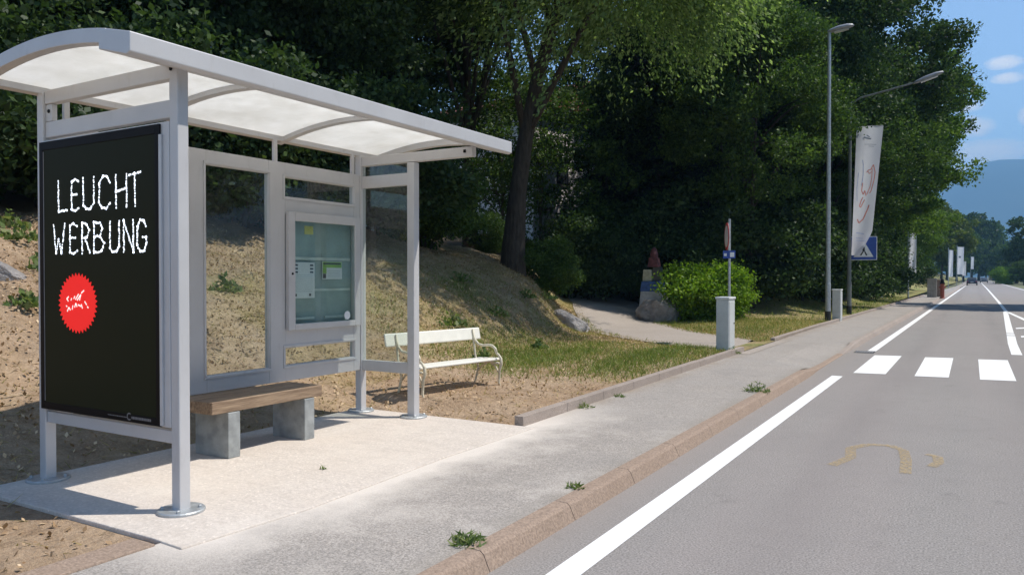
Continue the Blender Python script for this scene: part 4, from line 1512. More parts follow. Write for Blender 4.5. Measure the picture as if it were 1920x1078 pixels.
# ------------------------------------------------------------------ cars far down the road
def car(x, y, rz, paint, label, front):
    t = thing('car', label, 'car', (x, y, 0), 'cars far down the road', rz)
    prof = [(-2.1, .32), (-2.15, .55), (-2.05, .82), (-1.75, .95), (-1.35, 1.02), (-.75, 1.42), (.55, 1.46), (1.2, 1.32), (1.85, .98), (2.1, .9), (2.15, .5), (2.05, .32)]
    b_ = MB()
    vs, fs = [], []
    secs = (-.86, -.80, .80, .86)
    for i, yy_ in enumerate(secs):
        for (u, v) in prof:
            sc_ = 1.0 if i in (1, 2) else .985
            inset = 1.0
            yv = yy_ * (1 - .18 * max(0, (v - .95)) / .5)
            vs.append((yv, u * sc_, v if i in (1, 2) else .32 + (v - .32) * .97))
    n = len(prof)
    for i in range(3):
        for k in range(n):
            j = (k + 1) % n
            fs.append((i * n + k, i * n + j, (i + 1) * n + j, (i + 1) * n + k))
    fs += [tuple(range(n)), tuple(range(4 * n - 1, 3 * n - 1, -1))]
    o = b_.add(vs, fs).build('body', M[paint], None, smooth=False); o.parent = t
    for (ux, uy) in ((-.80, -1.3), (.80, -1.3), (-.80, 1.35), (.80, 1.35)):
        w_ = MB().tube([(ux - .1, uy, .32), (ux + .1, uy, .32)], .32, 18).build('wheel', M['rubber']); w_.parent = t
        h_ = MB().tube([(ux + (.101 if ux > 0 else -.109), uy, .32), (ux + (.109 if ux > 0 else -.101), uy, .32)], .19, 14).build('rim', M['galv']); h_.parent = w_
    # windscreen / rear window follow the roof line
    g_ = MB().add([(-.66, -1.30, 1.09), (.66, -1.30, 1.09), (.60, -.86, 1.385), (-.60, -.86, 1.385)], [(0, 1, 2, 3)]).build('rear_window', M['window_dark']); g_.location = (0, -.012, .012); g_.parent = t
    g_ = MB().add([(-.66, 1.80, 1.03), (.66, 1.80, 1.03), (.60, 1.28, 1.31), (-.60, 1.28, 1.31)], [(0, 1, 2, 3)]).build('windscreen', M['window_dark']); g_.location = (0, .012, .012); g_.parent = t
    for s in (-1, 1):
        l_ = MB().box(s * .72 - .13, s * .72 + .13, -2.165, -2.10, .66, .80).build('tail_light', M['tail']); l_.parent = t
        l_ = MB().box(s * .70 - .14, s * .70 + .14, 2.06, 2.16, .62, .76).build('headlight', M['sign_white']); l_.parent = t
        q_ = MB().add([(s * .825, -.95, 1.03), (s * .825, 1.25, 1.03), (s * .745, .75, 1.36), (s * .745, -.6, 1.36)], [(0, 1, 2, 3)]).build('side_window', M['window_dark']); q_.location = (s * .012, 0, 0); q_.parent = t
    p_ = MB().box(-.26, .26, -2.175, -2.155, .52, .62).build('number_plate', M['plate']); p_.parent = t
    return t


cx_, cy_ = far_spot(1822.5, 172)
car(cx_, cy_, 0, 'car_dark', 'dark car driving away in the left lane far down the road', False)
cx_, cy_ = far_spot(1845, 240)
car(cx_, cy_, math.pi, 'car_grey', 'dark oncoming car in the right lane, smaller and farther than the other', True)

# ------------------------------------------------------------------ boulder, totem, stones on the bank
def stone(name, x, y, z, rx, ry, rz_, seed, label, group=None):
    import bmesh
    bm = bmesh.new()
    bmesh.ops.create_icosphere(bm, subdivisions=4, radius=1.0)
    for v in bm.verts:
        p = v.co.copy()
        k = 1 + .28 * noise.noise(p * 1.3 + Vector((seed, 0, 0))) + .12 * noise.noise(p * 3.5 + Vector((seed, 3, 0))) + .05 * noise.noise(p * 8)
        q = p * k
        for ax in range(3):                                   # flatten to facets
            q[ax] = max(-.86, min(.84, q[ax]))
        v.co = Vector((q.x * rx, q.y * ry, q.z * rz_))
    me = bpy.data.meshes.new(name); bm.to_mesh(me); bm.free()
    me.materials.append(M['rock'])
    o = bpy.data.objects.new(name, me); col.objects.link(o); o.location = (x, y, z)
    return tag(o, label, 'rock', group)


stone('boulder', -8.85, 24.3, .42, .82, .62, .52, 2.0, 'large grey boulder lying at the foot of the painted totem beside the path')
x, y = spot(1066, 20.5); stone('rock', x, y, height(x, y) + .02, .62, .45, .34, 5.0, 'flat pale rock sticking out of the bank left of the path', 'rocks in the bank').rotation_euler = (0, R(28), R(20))
x, y = spot(18, 9.0); stone('rock', x, y, height(x, y) + .03, .28, .15, .12, 7.0, 'grey slab of rock in the bank left of the advert panel', 'rocks in the bank').rotation_euler = (0, R(35), R(50))

tx, ty = -9.35, 25.1
tz = height(tx, ty) - .05
tt = thing('totem', 'tapering painted totem of stacked blue sand and red blocks behind the boulder', 'sculpture', (tx, ty, tz))


def block(name, mat, w0, w1, z0, z1, sx=0.0):
    vs = []
    for w, z in ((w0, z0), (w1, z1)):
        vs += [(tx + sx - w, ty - w * .8, tz + z), (tx + sx + w, ty - w * .8, tz + z), (tx + sx + w, ty + w * .8, tz + z), (tx + sx - w, ty + w * .8, tz + z)]
    return MB().add(vs, [(3, 2, 1, 0), (4, 5, 6, 7), (0, 1, 5, 4), (1, 2, 6, 5), (2, 3, 7, 6), (3, 0, 4, 7)]).build(name, M[mat], tt, bevel=0.02)


block('stone_foot', 'totem_stone', .46, .38, 0, .96, .05)
block('blue_block', 'totem_blue', .36, .32, .962, 1.30, .0)
block('sand_block', 'totem_sand', .17, .15, 1.302, 1.70, -.16)
block('dark_block', 'totem_dark', .15, .14, 1.302, 1.78, .165)
block('red_top', 'totem_red', .19, .15, 1.782, 2.10, .04)
MB().lathe([(.13, 2.102), (.14, 2.22), (.09, 2.38), (.02, 2.45)], 10, (tx + .04, ty, tz)).build('red_head', M['totem_red'], tt)

# ------------------------------------------------------------------ houses
def house(name, loc, w, d, h, wallmat, label, rz, roofh=2.4):
    t = thing(name, label, 'house', loc, None, rz)
    o = MB().box(-w / 2, w / 2, -d / 2, d / 2, -2, h).build('walls', M[wallmat]); o.parent = t
    r_ = MB()
    r_.prism([(-w / 2 - .5, h + .002), (w / 2 + .5, h + .002), (w / 2 + .5, h + .15), (0, h + roofh), (-w / 2 - .5, h + .15)], -d / 2 - .5, d / 2 + .5, 'y')
    r_ = r_.build('roof', M['roof_tile']); r_.parent = t
    c_ = MB().box(w * .2, w * .2 + .7, -.35, .35, h + roofh * .4, h + roofh + .6).build('chimney', M[wallmat]); c_.parent = r_
    for k in range(3):
        for lv in (0, 1):
            xx = -w * .3 + k * w * .3
            z0 = .9 + lv * 2.9
            if z0 + 1.4 < h:
                wn = MB().box(xx - .5, xx + .5, -d / 2 - .03, -d / 2 - .002, z0, z0 + 1.4).build('window', M['window_dark']); wn.parent = t
                fr_ = MB().box(xx - .58, xx + .58, -d / 2 - .07, -d / 2 - .031, z0 - .09, z0 - .002).build('sill', M['pillar']); fr_.parent = wn
    return t


x, y = spot(985, 47)
house('house', (x, y, 2.6), 12, 11, 7.6, 'wall_white', 'white house with red roof glimpsed through the leaves behind the leaning tree trunk', R(80))
x, y = far_spot(1858, 430)
house('house', (x + 4, y, 0), 9, 9, 6.5, 'wall_ochre', 'small ochre house far down the road at its right edge', R(5))

# ------------------------------------------------------------------ foliage
def rand_dirs(rg, n):
    v = rg.normal(size=(n, 3))
    return v / np.linalg.norm(v, axis=1, keepdims=True)


def leaves(rg, P, size, aspect=0.55, axis=None, spread=1.0, up=0.3):
    """diamond leaves at points P; axis: preferred long direction"""
    n = len(P)
    a = rand_dirs(rg, n) * spread
    if axis is not None:
        a = a + axis
    a /= np.linalg.norm(a, axis=1, keepdims=True) + 1e-9
    q = rand_dirs(rg, n)
    q[:, 2] += up
    b_ = np.cross(a, q)
    b_ /= np.linalg.norm(b_, axis=1, keepdims=True) + 1e-9
    s = size * rg.uniform(.6, 1.35, size=(n, 1))
    a = a * s * .5
    b_ = b_ * s * .5 * aspect
    V = np.empty((n, 4, 3))
    V[:, 0] = P - a
    V[:, 1] = P + b_ - a * .1
    V[:, 2] = P + a
    V[:, 3] = P - b_ - a * .1
    return V.reshape(-1, 3), np.arange(n * 4).reshape(-1, 4)


def crown_points(rg, boughs, rad, n, twig=10):
    """leaf points gathered into twigs on and in a set of bough blobs"""
    nb_ = len(boughs)
    nt_ = n // twig
    k = rg.integers(0, nb_, nt_)
    d = rand_dirs(rg, nt_)
    d[:, 2] = d[:, 2] * .8 + .1
    r = rg.uniform(0.25, 1.0, nt_) ** .5
    C_ = boughs[k] + d * (rad[k] * r)[:, None] * np.array([1.15, 1.15, .8])
    C_ = np.repeat(C_, twig, 0)
    ax = np.repeat(d, twig, 0)
    P = C_ + rg.normal(size=C_.shape) * np.array([.15, .15, .10])
    return P, ax


def bough_set(rg, n, rx, ry, rz, zc, lobes=3.0, seed=0.0, fill=.45):
    out = []
    while len(out) < n:
        d = rand_dirs(rg, 1)[0]
        k = 1 + .30 * noise.noise(Vector(d * lobes) + Vector((seed, 0, 0)))
        r = k * (rg.uniform(fill, 1.0) ** .6)
        out.append((d[0] * rx * r, d[1] * ry * r, zc + d[2] * rz * r))
    return np.array(out)


def trunk_mesh(rg, h, r, boughs, lean=(0, 0), nlimb=14, name='trunk'):
    mb = MB()
    segs = 8
    pts = []
    for i in range(segs + 1):
        t = i / segs
        pts.append((lean[0] * t * t + .10 * math.sin(3 * t + r * 9), lean[1] * t * t + .10 * math.sin(2.3 * t + 1), -1.0 + (h + 1.0) * t))
    rad = [r * (1.45 if i == 0 else 1.12 if i == 1 else 1.0 - .75 * (i / segs)) for i in range(segs + 1)]
    mb.tube(pts, rad, 12)
    for k in range(nlimb):
        b_ = boughs[rg.integers(0, len(boughs))]
        i = int(rg.integers(3, segs))
        s = Vector(pts[i]); e = Vector(b_)
        mid = s.lerp(e, .5) + Vector((0, 0, .15 * (e - s).length))
        r0 = rad[i] * .5
        mb.tube([s, s.lerp(mid, .6) + Vector((0, 0, .1)), mid, mid.lerp(e, .55), e], [r0, r0 * .75, r0 * .55, r0 * .35, .012], 6)
    me_o = mb.build(name, M['bark'], smooth=True)
    me = me_o.data
    bpy.data.objects.remove(me_o)
    return me


TREES = {}


def make_broadleaf(key, seed, mat, rx, rz, zc, trunk_h, trunk_r, nb_, n, size, fill=.45, lean=(0, 0), brad=(.7, 1.4), ry=None, twig=10, aspect=.6):
    rg = np.random.default_rng(seed)
    bs = bough_set(rg, nb_, rx, ry or rx, rz, zc, 2.6, seed, fill)
    bs[:, 0] += lean[0] * .8; bs[:, 1] += lean[1] * .8
    rad = rg.uniform(*brad, nb_)
    P, ax = crown_points(rg, bs, rad, n, twig)
    V, F = leaves(rg, P, size, aspect, ax * .5)
    cr = np_mesh('crown', V, F, M[mat])
    TREES[key] = (trunk_mesh(rg, trunk_h, trunk_r, bs, lean), cr)


def make_drooping(key, seed, mat, rx, rz, zc, trunk_h, trunk_r, strands, per, size, lean=(0, 0), lobe=None):
    rg = np.random.default_rng(seed)
    bs = bough_set(rg, 90, rx, rx, rz, zc, 2.2, seed, .35)
    bs[:, 0] += lean[0] * .8; bs[:, 1] += lean[1] * .8
    if lobe:  # extra boughs with sprays, added so the crown shades more of the bank
        lb = bough_set(rg, 26, lobe[3], lobe[3], lobe[3] * .55, 0, 2.2, seed + 1, .2) + np.array(lobe[:3])
        bs = np.concatenate([bs, lb])
    P = []; AX = []
    for s in range(strands):
        b_ = bs[rg.integers(0, len(bs))] + rg.normal(size=3) * .55
        out = np.array([b_[0] - lean[0], b_[1] - lean[1], 0.0]); out /= np.linalg.norm(out) + 1e-6
        L = rg.uniform(.8, 2.2)
        sw = rg.normal(size=2) * .12
        t = np.sort(rg.uniform(0, 1, per))
        pts = b_ + out * (0.55 * (1 - (1 - t) ** 2))[:, None] * L * .55 + np.stack([sw[0] * t, sw[1] * t, -L * t ** 1.6], 1)
        pts += rg.normal(size=pts.shape) * np.array([.11, .11, .06])
        P.append(pts)
        AX.append(np.tile(np.array([out[0] * .8, out[1] * .8, -.95]), (per, 1)))
    P = np.concatenate(P); AX = np.concatenate(AX)
    V, F = leaves(rg, P, size, .46, AX, .95)
    TREES[key] = (trunk_mesh(rg, trunk_h, trunk_r, bs, lean, 18), np_mesh('crown', V, F, M[mat]))


def make_conifer(key, seed, mat, h, r, z0, trunk_r, nbranch, per, size, drop=.25):
    rg = np.random.default_rng(seed)
    P = []; AX = []; tips = []
    for k in range(nbranch):
        v = rg.uniform(0, 1) ** 1.15
        z = z0 + (h - z0) * v
        R_ = r * (1 - v) ** .75 * rg.uniform(.7, 1.1) + .25
        a_ = rg.uniform(0, 2 * math.pi)
        d = np.array([math.cos(a_), math.sin(a_), 0]); sd = np.array([-d[1], d[0], 0])
        t = rg.uniform(.08, 1, per) ** .7
        wv = (rg.normal(size=per) * .26) * R_ * (1.1 - t * .7) * .6
        p = np.outer(t * R_, d) + np.outer(wv, sd)
        p[:, 2] = z - drop * R_ * t ** 1.5 + rg.normal(size=per) * .07 - abs(wv) * .2
        P.append(p); AX.append(np.tile(d * .8 + np.array([0, 0, -.25]), (per, 1)))
        tips.append(np.array([d[0] * R_ * .7, d[1] * R_ * .7, z - drop * R_ * .5]))
    P = np.concatenate(P); AX = np.concatenate(AX)
    V, F = leaves(rg, P, size, .38, AX, .8)
    TREES[key] = (trunk_mesh(rg, h * .96, trunk_r, np.array(tips), (0, 0), 16), np_mesh('crown', V, F, M[mat]))


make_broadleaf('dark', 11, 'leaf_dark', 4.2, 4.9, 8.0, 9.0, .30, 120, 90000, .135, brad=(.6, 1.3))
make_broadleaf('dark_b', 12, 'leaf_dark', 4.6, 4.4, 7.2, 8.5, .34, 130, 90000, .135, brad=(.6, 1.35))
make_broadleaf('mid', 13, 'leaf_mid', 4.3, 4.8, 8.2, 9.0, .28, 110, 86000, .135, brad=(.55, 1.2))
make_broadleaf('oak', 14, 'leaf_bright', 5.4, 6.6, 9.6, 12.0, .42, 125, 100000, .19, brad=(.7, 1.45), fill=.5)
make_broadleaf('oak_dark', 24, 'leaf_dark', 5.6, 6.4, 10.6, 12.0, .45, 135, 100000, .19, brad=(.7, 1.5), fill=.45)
make_drooping('birch', 15, 'leaf_birch', 5.1, 3.8, 10.4, 11.5, .31, 4300, 30, .145, (3.4, .5), (5.0, -1.6, 9.0, 3.0))
make_broadleaf('high', 25, 'leaf_dark', 3.2, 3.0, 9.8, 10.5, .24, 75, 48000, .14, brad=(.6, 1.2))
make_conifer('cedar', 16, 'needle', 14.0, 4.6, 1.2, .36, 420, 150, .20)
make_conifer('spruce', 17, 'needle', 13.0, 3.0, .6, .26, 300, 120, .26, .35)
make_broadleaf('small', 18, 'leaf_yellow', 2.4, 2.8, 4.1, 4.6, .14, 60, 22000, .22, brad=(.4, .9))
make_broadleaf('far', 19, 'leaf_mid', 4.4, 5.0, 6.6, 7.5, .3, 80, 16000, .42, brad=(.8, 1.6))
make_broadleaf('far_dark', 20, 'leaf_dark', 4.6, 5.2, 6.8, 7.5, .3, 80, 16000, .42, brad=(.8, 1.6))
make_broadleaf('shrub', 21, 'leaf_dark', 1.7, 1.35, 1.35, 1.2, .06, 50, 26000, .105, brad=(.3, .65), fill=.3)
make_broadleaf('shrub_green', 22, 'leaf_mid', 1.6, 1.35, 1.35, 1.2, .06, 50, 26000, .105, brad=(.3, .65), fill=.3)
make_broadleaf('bush', 23, 'leaf_bush', 1.12, .90, .92, .8, .05, 60, 17000, .105, brad=(.22, .42), fill=.35, twig=8)


make_broadleaf('lace', 26, 'leaf_mid', 3.2, 3.4, 5.0, 6.5, .10, 60, 13000, .14, brad=(.5, 1.0))


def tree(name, key, x, y, label, group=None, s=1.0, sz=1.0, rz=0.0, cat='tree', z=None, tilt=0.0):
    g = height(x, y) if (x < -3.93) else (z if z is not None else -.1)
    if z is not None: g = z
    t = thing(name, label, cat, (x, y, g), group)
    t.rotation_euler = (0, tilt, rz)
    t.scale = (s, s, s * sz)
    tm, cm = TREES[key]
    link_mesh('trunk' if cat == 'tree' else 'stems', tm, t)
    link_mesh('crown' if cat == 'tree' else 'foliage', cm, t)
    return t


# the leaning tree whose drooping sprays hang over the bank
x, y = spot(956, 22.0)
tree('drooping_tree', 'birch', x, y, 'tall tree with a leaning brown trunk and drooping pale green sprays beside the house', s=1.0, rz=0.0)
x, y = spot(880, 28.0)
tree('thin_tree', 'high', x, y, 'thin dark trunked tree just left of the leaning drooping tree', s=1.0, sz=1.15, rz=1.0)

x, y = spot(1015, 31.0)
tree('thin_tree', 'lace', x, y, 'thin leaved young tree right of the leaning trunk, the house wall showing through it', rz=1.4)
x, y = spot(895, 33.0)
tree('thin_tree', 'lace', x, y, 'thin leaved young tree left of the leaning trunk in front of the house', rz=3.4)
x, y = spot(940, 29.5)
tree('thin_tree', 'lace', x, y, 'thin leaved young tree directly behind the leaning trunk', s=.85, rz=5.0)

G1 = 'dark trees of the wood on the bank behind the shelter'
wood = [
    # px, t, kind, scale, height scale, rot, label
    (-330, 13.5, 'dark_b', 1.0, 1.0, .2, 'dark tree at the far left end of the wood, mostly outside the picture'),
    (-60, 15.0, 'dark', .95, .95, 1.9, 'dark tree of the wood directly above the left end of the shelter roof'),
    (150, 17.0, 'dark_b', 1.0, 1.0, 2.9, 'dark tree of the wood above the curved end of the shelter roof'),
    (330, 16.5, 'dark', .95, 1.05, .7, 'dark tree of the wood above the corner of the roof fascia'),
    (500, 19.0, 'dark_b', 1.0, 1.05, 4.1, 'dark tree of the wood above the near half of the shelter roof'),
    (560, 20.5, 'mid', 1.0, 1.0, 5.2, 'greener tree of the wood above the middle of the shelter roof'),
    (575, 24.0, 'dark', 1.0, 1.15, 2.2, 'dark tree of the wood above the far half of the shelter roof'),
    (60, 22.0, 'dark', 1.2, 1.15, 3.3, 'second row dark tree of the wood seen past the left edge of the roof'),
    (260, 23.0, 'dark_b', 1.25, 1.1, .4, 'second row dark tree of the wood behind the roof corner'),
    (450, 25.0, 'dark', 1.25, 1.15, 5.9, 'second row dark tree of the wood behind the advert panel post'),
    (610, 27.0, 'cedar', 1.1, 1.0, 1.2, 'dark conifer of the wood rising behind the middle of the roof'),
    (660, 31.0, 'dark_b', 1.2, 1.1, 2.5, 'second row dark tree of the wood left of the thin trunk'),
    (-160, 21.0, 'dark_b', 1.2, 1.1, 2.0, 'second row dark tree at the left border of the picture'),
]
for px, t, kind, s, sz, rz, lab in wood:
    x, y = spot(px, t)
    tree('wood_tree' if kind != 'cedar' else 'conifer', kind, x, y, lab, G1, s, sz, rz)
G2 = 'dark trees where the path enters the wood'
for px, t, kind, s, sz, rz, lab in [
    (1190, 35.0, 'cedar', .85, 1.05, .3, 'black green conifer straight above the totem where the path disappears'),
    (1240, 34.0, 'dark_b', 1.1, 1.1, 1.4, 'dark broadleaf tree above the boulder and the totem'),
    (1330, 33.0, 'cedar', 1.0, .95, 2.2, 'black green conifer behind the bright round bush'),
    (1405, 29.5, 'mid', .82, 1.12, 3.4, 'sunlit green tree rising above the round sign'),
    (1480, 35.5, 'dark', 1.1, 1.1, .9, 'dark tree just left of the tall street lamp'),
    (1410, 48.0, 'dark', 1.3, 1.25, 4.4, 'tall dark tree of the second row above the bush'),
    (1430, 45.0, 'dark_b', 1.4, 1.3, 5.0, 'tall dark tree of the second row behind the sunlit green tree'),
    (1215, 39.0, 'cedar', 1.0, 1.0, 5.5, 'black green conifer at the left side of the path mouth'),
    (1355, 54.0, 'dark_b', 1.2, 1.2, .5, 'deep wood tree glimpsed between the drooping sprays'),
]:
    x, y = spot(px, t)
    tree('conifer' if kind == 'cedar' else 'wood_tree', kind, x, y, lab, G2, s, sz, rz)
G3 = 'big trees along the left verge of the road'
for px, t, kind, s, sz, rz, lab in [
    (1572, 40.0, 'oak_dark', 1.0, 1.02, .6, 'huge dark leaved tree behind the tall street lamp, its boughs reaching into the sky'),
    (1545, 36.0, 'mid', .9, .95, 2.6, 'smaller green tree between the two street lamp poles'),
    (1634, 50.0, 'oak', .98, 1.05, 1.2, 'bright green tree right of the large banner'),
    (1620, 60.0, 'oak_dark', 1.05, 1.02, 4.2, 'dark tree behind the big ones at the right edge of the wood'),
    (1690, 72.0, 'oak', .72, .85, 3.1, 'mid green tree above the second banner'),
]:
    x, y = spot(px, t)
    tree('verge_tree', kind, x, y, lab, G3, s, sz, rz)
G4 = 'smaller trees farther along the left verge'
for px, y, kind, s, sz, rz, lab in [
    (1738, 165, 'small', 2.3, .95, .3, 'yellowish green small tree by the gate pillars'),
    (1768, 185, 'small', 2.2, 1.0, 2.3, 'yellowish green small tree over the slim far banner'),
    (1700, 130, 'far_dark', 1.0, .9, 1.3, 'dark verge tree behind the yellowish small trees'),
    (1775, 250, 'far', 1.3, .9, 3.9, 'dull green verge tree behind the wide far banner'),
    (1793, 275, 'far_dark', 1.2, 1.0, 5.2, 'dark verge tree left of the dark car, far off'),
]:
    x, y = far_spot(px, y)
    tree('verge_tree', kind, x, y, lab, G4, s, sz, rz)
G5 = 'trees closing the far end of the road'
for px, y, kind, s, sz, rz, lab in [
    (1822, 330, 'far_dark', 1.75, 1.25, .4, 'tall rounded dark tree above the dark car at the far end of the road'),
    (1836, 340, 'far', 1.7, 1.25, 1.9, 'tall green tree just right of the rounded dark one at the road end'),
    (1806, 300, 'far', 1.35, 1.1, 3.0, 'green tree left of the tall rounded one at the road end'),
    (1862, 420, 'far', 1.5, 1.15, 4.0, 'pale far green tree in the gap below the mountain'),
    (1848, 430, 'far_dark', 1.5, 1.15, 5.0, 'bluish far tree at the left of the gap below the mountain'),
    (1878, 400, 'spruce', 1.3, 1.1, 1.0, 'slim dark conifer standing alone in the right far trees'),
    (1885, 300, 'far', 1.2, .9, 2.7, 'mid green far tree above the round hedge ball'),
    (1906, 235, 'cedar', 1.0, .92, .2, 'dark spreading conifer at the right border of the picture'),
    (1935, 210, 'far_dark', 1.1, 1.2, 1.1, 'dark tree at the right border beside the spreading conifer'),
    (1897, 225, 'far_dark', .62, .8, 2.1, 'low dark tree under the spreading conifer by the right verge'),
    (1920, 190, 'far', .6, .75, 3.2, 'low green tree at the right border above the road edge'),
]:
    x, y = far_spot(px, y)
    tree('conifer' if kind in ('spruce', 'cedar') else 'far_tree', kind, x, y, lab, G5, s, sz, rz, z=-.1)
G6 = 'trees on the right side of the road outside the picture'
for i, (x, y, kind, s, sz) in enumerate([(8.6, 53.0, 'oak', .86, 1.6), (15, 30, 'dark', 1.1, 1.0), (14, 14, 'dark_b', 1.1, 1.0), (16, 20, 'mid', 1.0, 1.0), (12.5, 41, 'dark', .9, .9), (15.5, 6, 'dark', 1.0, 1.0)]):
    tree('roadside_tree', kind, x, y, ['broad tree whose shade falls across the far road', 'dark tree across the road, reflected in the shelter glass', 'spreading dark tree across the road by the crossing', 'green tree across the road beside the spreading dark one', 'dark tree across the road beyond the crossing', 'dark tree across the road opposite the shelter'][i], G6, s, sz, i * 1.3, z=-.12)

# shrubs
x, y = -7.45, 24.9
tree('round_bush', 'bush', x, y, 'bright yellow green rounded bush beside the boulder', s=1.05, sz=1.0, rz=.4, cat='bush')
x, y = spot(1352, 26.2)
tree('round_bush', 'bush', x, y, 'smaller bright green bush joined to the right side of the big one', s=.78, sz=1.05, rz=2.4, cat='bush')
G7 = 'undergrowth along the edge of the wood'
for px, t, kind, s, rz, lab in [
    (-40, 11.8, 'shrub', 1.2, .3, 'dark shrub at the top of the bank at the left border'), (60, 12.6, 'shrub', 1.0, 1.2, 'dark shrub on the bank top left of the advert panel'),
    (200, 14.2, 'shrub', 1.3, 2.2, 'dark shrub hidden behind the advert panel'), (390, 15.2, 'shrub', 1.25, 3.1, 'dark shrub seen through the tall window on its left'),
    (470, 16.2, 'shrub', 1.3, 4.0, 'dark shrub seen through the tall window on its right'), (600, 17.5, 'shrub', 1.35, 5.0, 'dark shrub behind the noticeboard'),
    (700, 18.2, 'shrub', 1.2, .8, 'dark shrub seen through the narrow side glass'), (800, 19.6, 'shrub_green', .85, 1.8, 'green shrub hanging over the bank right of the shelter'),
    (745, 21.5, 'shrub', 1.15, 2.5, 'tall dark shrub behind the green one right of the shelter'), (1030, 23.0, 'shrub_green', .62, 3.3, 'small green shrub right of the leaning trunk'),
    (915, 26.0, 'shrub_green', .5, 4.2, 'green shrub between the two trunks in front of the house'), (1105, 29.0, 'shrub', 1.1, 5.1, 'dark shrub above the flat rock'),
    (1140, 33.0, 'shrub', 1.4, .1, 'dark shrub left of the path in the shade'), (1240, 31.5, 'shrub', 1.6, 1.1, 'dark shrub behind the totem'),
    (1290, 29.5, 'shrub', 1.4, 2.0, 'dark shrub behind the bright bush'), (1400, 30.0, 'shrub', 1.5, 2.9, 'dark shrub right of the round sign post'),
    (1450, 31.5, 'shrub', 1.5, 3.8, 'dark shrub above the sunny grass'), (1500, 33.5, 'shrub', 1.5, 4.7, 'dark shrub left of the tall lamp pole'),
    (1560, 36.5, 'shrub', 1.5, 5.6, 'dark shrub behind the second utility cabinet'), (1610, 46.0, 'shrub', 1.4, .5, 'dark shrub right of the lamp pole with the banner'),
    (1640, 54.0, 'shrub', 1.3, 1.5, 'dark shrub left of the second banner pole'), (1672, 66.0, 'shrub', 1.4, 2.4, 'dark shrub behind the second banner pole'),
    (1705, 80.0, 'shrub', 1.5, 3.3, 'dark shrub left of the gate pillars'), (1355, 38.0, 'shrub', 2.0, 4.1, 'large dark shrub deep in the wood behind the sign'),
]:
    x, y = spot(px, t)
    tree('shrub', kind, x, y, lab, G7, s, 1.0, rz, 'shrub')
# clipped round hedge ball on the right verge, far off
x, y = far_spot(1885, 205)
tree('round_bush', 'bush', x, y, 'pale green round bush on the right verge far down the road', s=2.0, sz=1.1, rz=1.1, cat='bush', z=-.12)

# ------------------------------------------------------------------ ground cover
def blades(name, n, xr, yr, mat, dens, size, seed, upright=True, lean=.5):
    rg = np.random.default_rng(seed)
    P = []
    tries = 0
    while len(P) < n and tries < n * 12:
        tries += 1
        x = rg.uniform(*xr); y = rg.uniform(*yr)
        if path_dist(x, y) < 1.1 and y > 14: continue
        if x > -5.98 and 2.7 < y < 6.72: continue
        if x > inner_x(y) - .12 or (y < 2.8 and x > -4.15): continue
        d = dens(x, y)
        if rg.uniform() > d: continue
        P.append((x, y, height(x, y)))
    P = np.array(P)
    n = len(P)
    if upright:
        a_ = rg.uniform(0, 2 * math.pi, n)
        w = np.stack([np.cos(a_), np.sin(a_), np.zeros(n)], 1)
        h = size * rg.uniform(.4, 1.4, (n, 1))
        tip = P + np.concatenate([rg.normal(size=(n, 2)) * lean, np.ones((n, 1)) * (1.0 if lean < 1 else .55)], 1) * h
        V = np.empty((n, 4, 3))
        ww = w * (.05 * size + .0025)
        V[:, 0] = P - ww; V[:, 1] = P + ww
        V[:, 2] = tip + ww * .15; V[:, 3] = tip - ww * .15
        V = V.reshape(-1, 3); F = np.arange(n * 4).reshape(-1, 4)
    else:
        P[:, 2] += rg.uniform(.005, .035, n)
        V, F = leaves(rg, P, size, .6, None, 1.0, 2.5)
    return link_mesh(name, np_mesh(name, V, F, M[mat]))


def d_straw(x, y):
    s, g, k = cover(x, y)
    return min(1, max(.03, s * 1.1)) * (1 - k)


def d_green(x, y):
    s, g, k = cover(x, y)
    return min(1, g * g * 1.6) * (1 - k * .5)


tag(blades('dry_grass', 52000, (-12.0, -3.95), (.8, 27), 'grass', d_straw, .075, 1, True, 1.15), 'dry straw coloured grass scattered over the bank', 'grass', kind='stuff')
tag(blades('green_grass', 24000, (-10, -3.95), (8.5, 27), 'green_grass', d_green, .075, 2), 'short green grass growing on the verge and round the path', 'grass', kind='stuff')
tag(blades('verge_grass', 9000, (-9.5, -3.9), (18.5, 60), 'green_grass', lambda x, y: .5 if toe(y) - x < 0 else .1, .12, 4), 'green and yellow grass along the far verge', 'grass', kind='stuff')
tag(blades('leaf_litter', 38000, (-12.5, -4.0), (.6, 22), 'litter', lambda x, y: .35 + .65 * sstep(-6.2, -7.5, x), .042, 3, False), 'dry fallen leaves and bark scraps on the bare earth', 'leaf litter', kind='stuff')


# weed tufts, each one a plant
def tuft(x, y, r, n, seed, label, z=None, h=.10, wide=.35):
    rg = np.random.default_rng(seed)
    z = height(x, y) if z is None else z
    P = np.zeros((n, 3)); a_ = rg.uniform(0, 2 * math.pi, n); rr = r * rg.uniform(0, 1, n) ** .7
    P[:, 0] = rr * np.cos(a_); P[:, 1] = rr * np.sin(a_) * .8
    P[:, 2] = h * rg.uniform(.0, 1, n) ** 1.5 * (1.15 - rr / r)
    ax = np.stack([np.cos(a_) * .5, np.sin(a_) * .5, np.full(n, .7)], 1)
    V, F = leaves(rg, P, .062 if h < .2 else .10, wide * .62 if h < .2 else wide, ax, .8)
    o = link_mesh('weed_tuft', np_mesh('weed_tuft', V, F, M['weed']))
    o.location = (x, y, z)
    return tag(o, label, 'weed', 'weed tufts in the paving and on the bank')


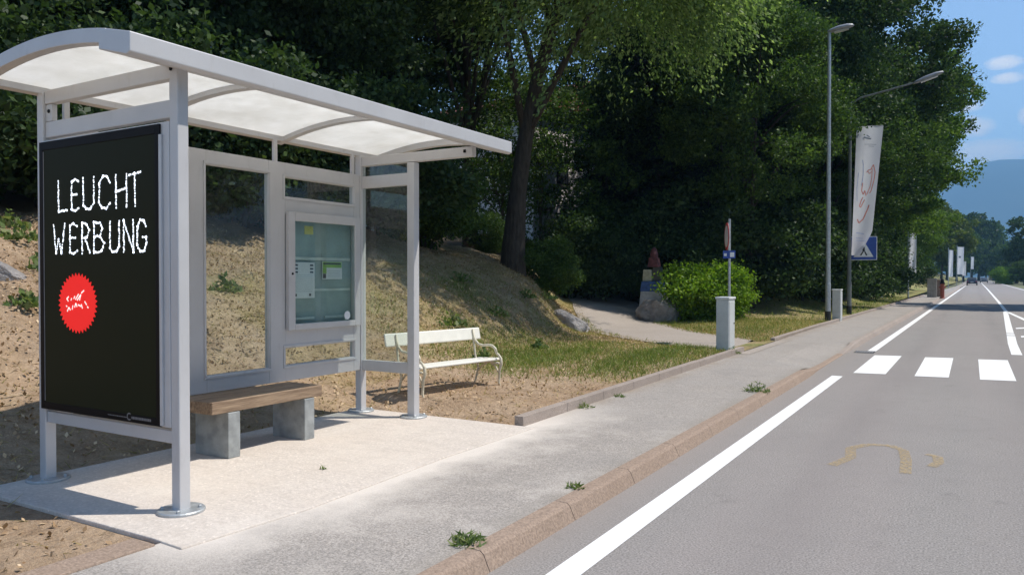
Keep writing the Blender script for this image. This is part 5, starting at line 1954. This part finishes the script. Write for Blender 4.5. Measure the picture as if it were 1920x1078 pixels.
tuft(-2.41 - .03, 3.62, .12, 120, 1, 'spreading green weed growing from the pavement behind the kerb, nearest the camera', PZ + .002, .08)
tuft(-2.42, 4.95, .07, 40, 7, 'tiny weed in the joint behind the kerb midway along', PZ + .002, .04)
tuft(-2.43, 10.35, .18, 200, 2, 'upright grassy weed by the kerb before the crossing', PZ + .002, .15)
tuft(-3.82, 8.05, .13, 70, 3, 'brownish weed at the foot of the raised edging past the slab', PZ + .002, .06)
tuft(-3.79, 9.0, .07, 40, 4, 'small weed at the foot of the edging, left of the grassy kerb weed', PZ + .002, .05)
tuft(-3.98, 15.05, .16, 120, 5, 'green weed hugging the foot of the nearer cabinet', PZ + .03, .12)
tuft(-4.3, 4.4, .03, 10, 16, 'speck of weed in a crack of the concrete slab', SZ + .002, .02)
k = 0
for px, py_t, r, lab in ((35, 10.3, .30, 'leafy weed high on the bank left of the advert panel'), (85, 9.6, .26, 'leafy weed on the bank close to the panel edge'),
                         (20, 10.8, .3, 'leafy weed at the very left border high on the bank'), (50, 8.5, .24, 'leafy weed just above the grey rock slab'),
                         (420, 10.9, .25, 'low weed on the bank seen through the tall window'), (860, 17.6, .4, 'loose weed on the bank below the green shrub'),
                         (1020, 20.8, .4, 'leafy weed at the foot of the leaning tree'), (845, 14.5, .35, 'weed on the slope above the white bench'), (930, 16.5, .30, 'weed clump on the slope between the bench and the leaning trunk'), (985, 19.3, .28, 'weed clump on the shaded slope above the flat rock'), (905, 12.6, .22, 'low weed just behind the right end of the white bench'), (1010, 15.0, .20, 'low weed in the grass right of the white bench'), (350, 9.3, .22, 'low weed on the bank hidden beside the front post')):
    k += 1
    x, y = spot(px, py_t)
    tuft(x, y, r, 130, 30 + k, lab, None, .24, .55)

# ------------------------------------------------------------------ air
HAZE = 3.1e-4
if HAZE > 0:
    hm = bpy.data.materials.new('haze'); hm.use_nodes = True
    ht = hm.node_tree; ht.nodes.clear()
    pv = ht.nodes.new('ShaderNodeVolumePrincipled')
    pv.inputs['Color'].default_value = (0.30, 0.62, 1.0, 1)
    pv.inputs['Density'].default_value = HAZE
    pv.inputs['Anisotropy'].default_value = 0.0
    oo = ht.nodes.new('ShaderNodeOutputMaterial')
    ht.links.new(pv.outputs[0], oo.inputs['Volume'])
    hz_ = MB().box(-4200, 7000, -1500, 6300, -14.0, 790).build('haze', hm)
    hz_['kind'] = 'stuff'
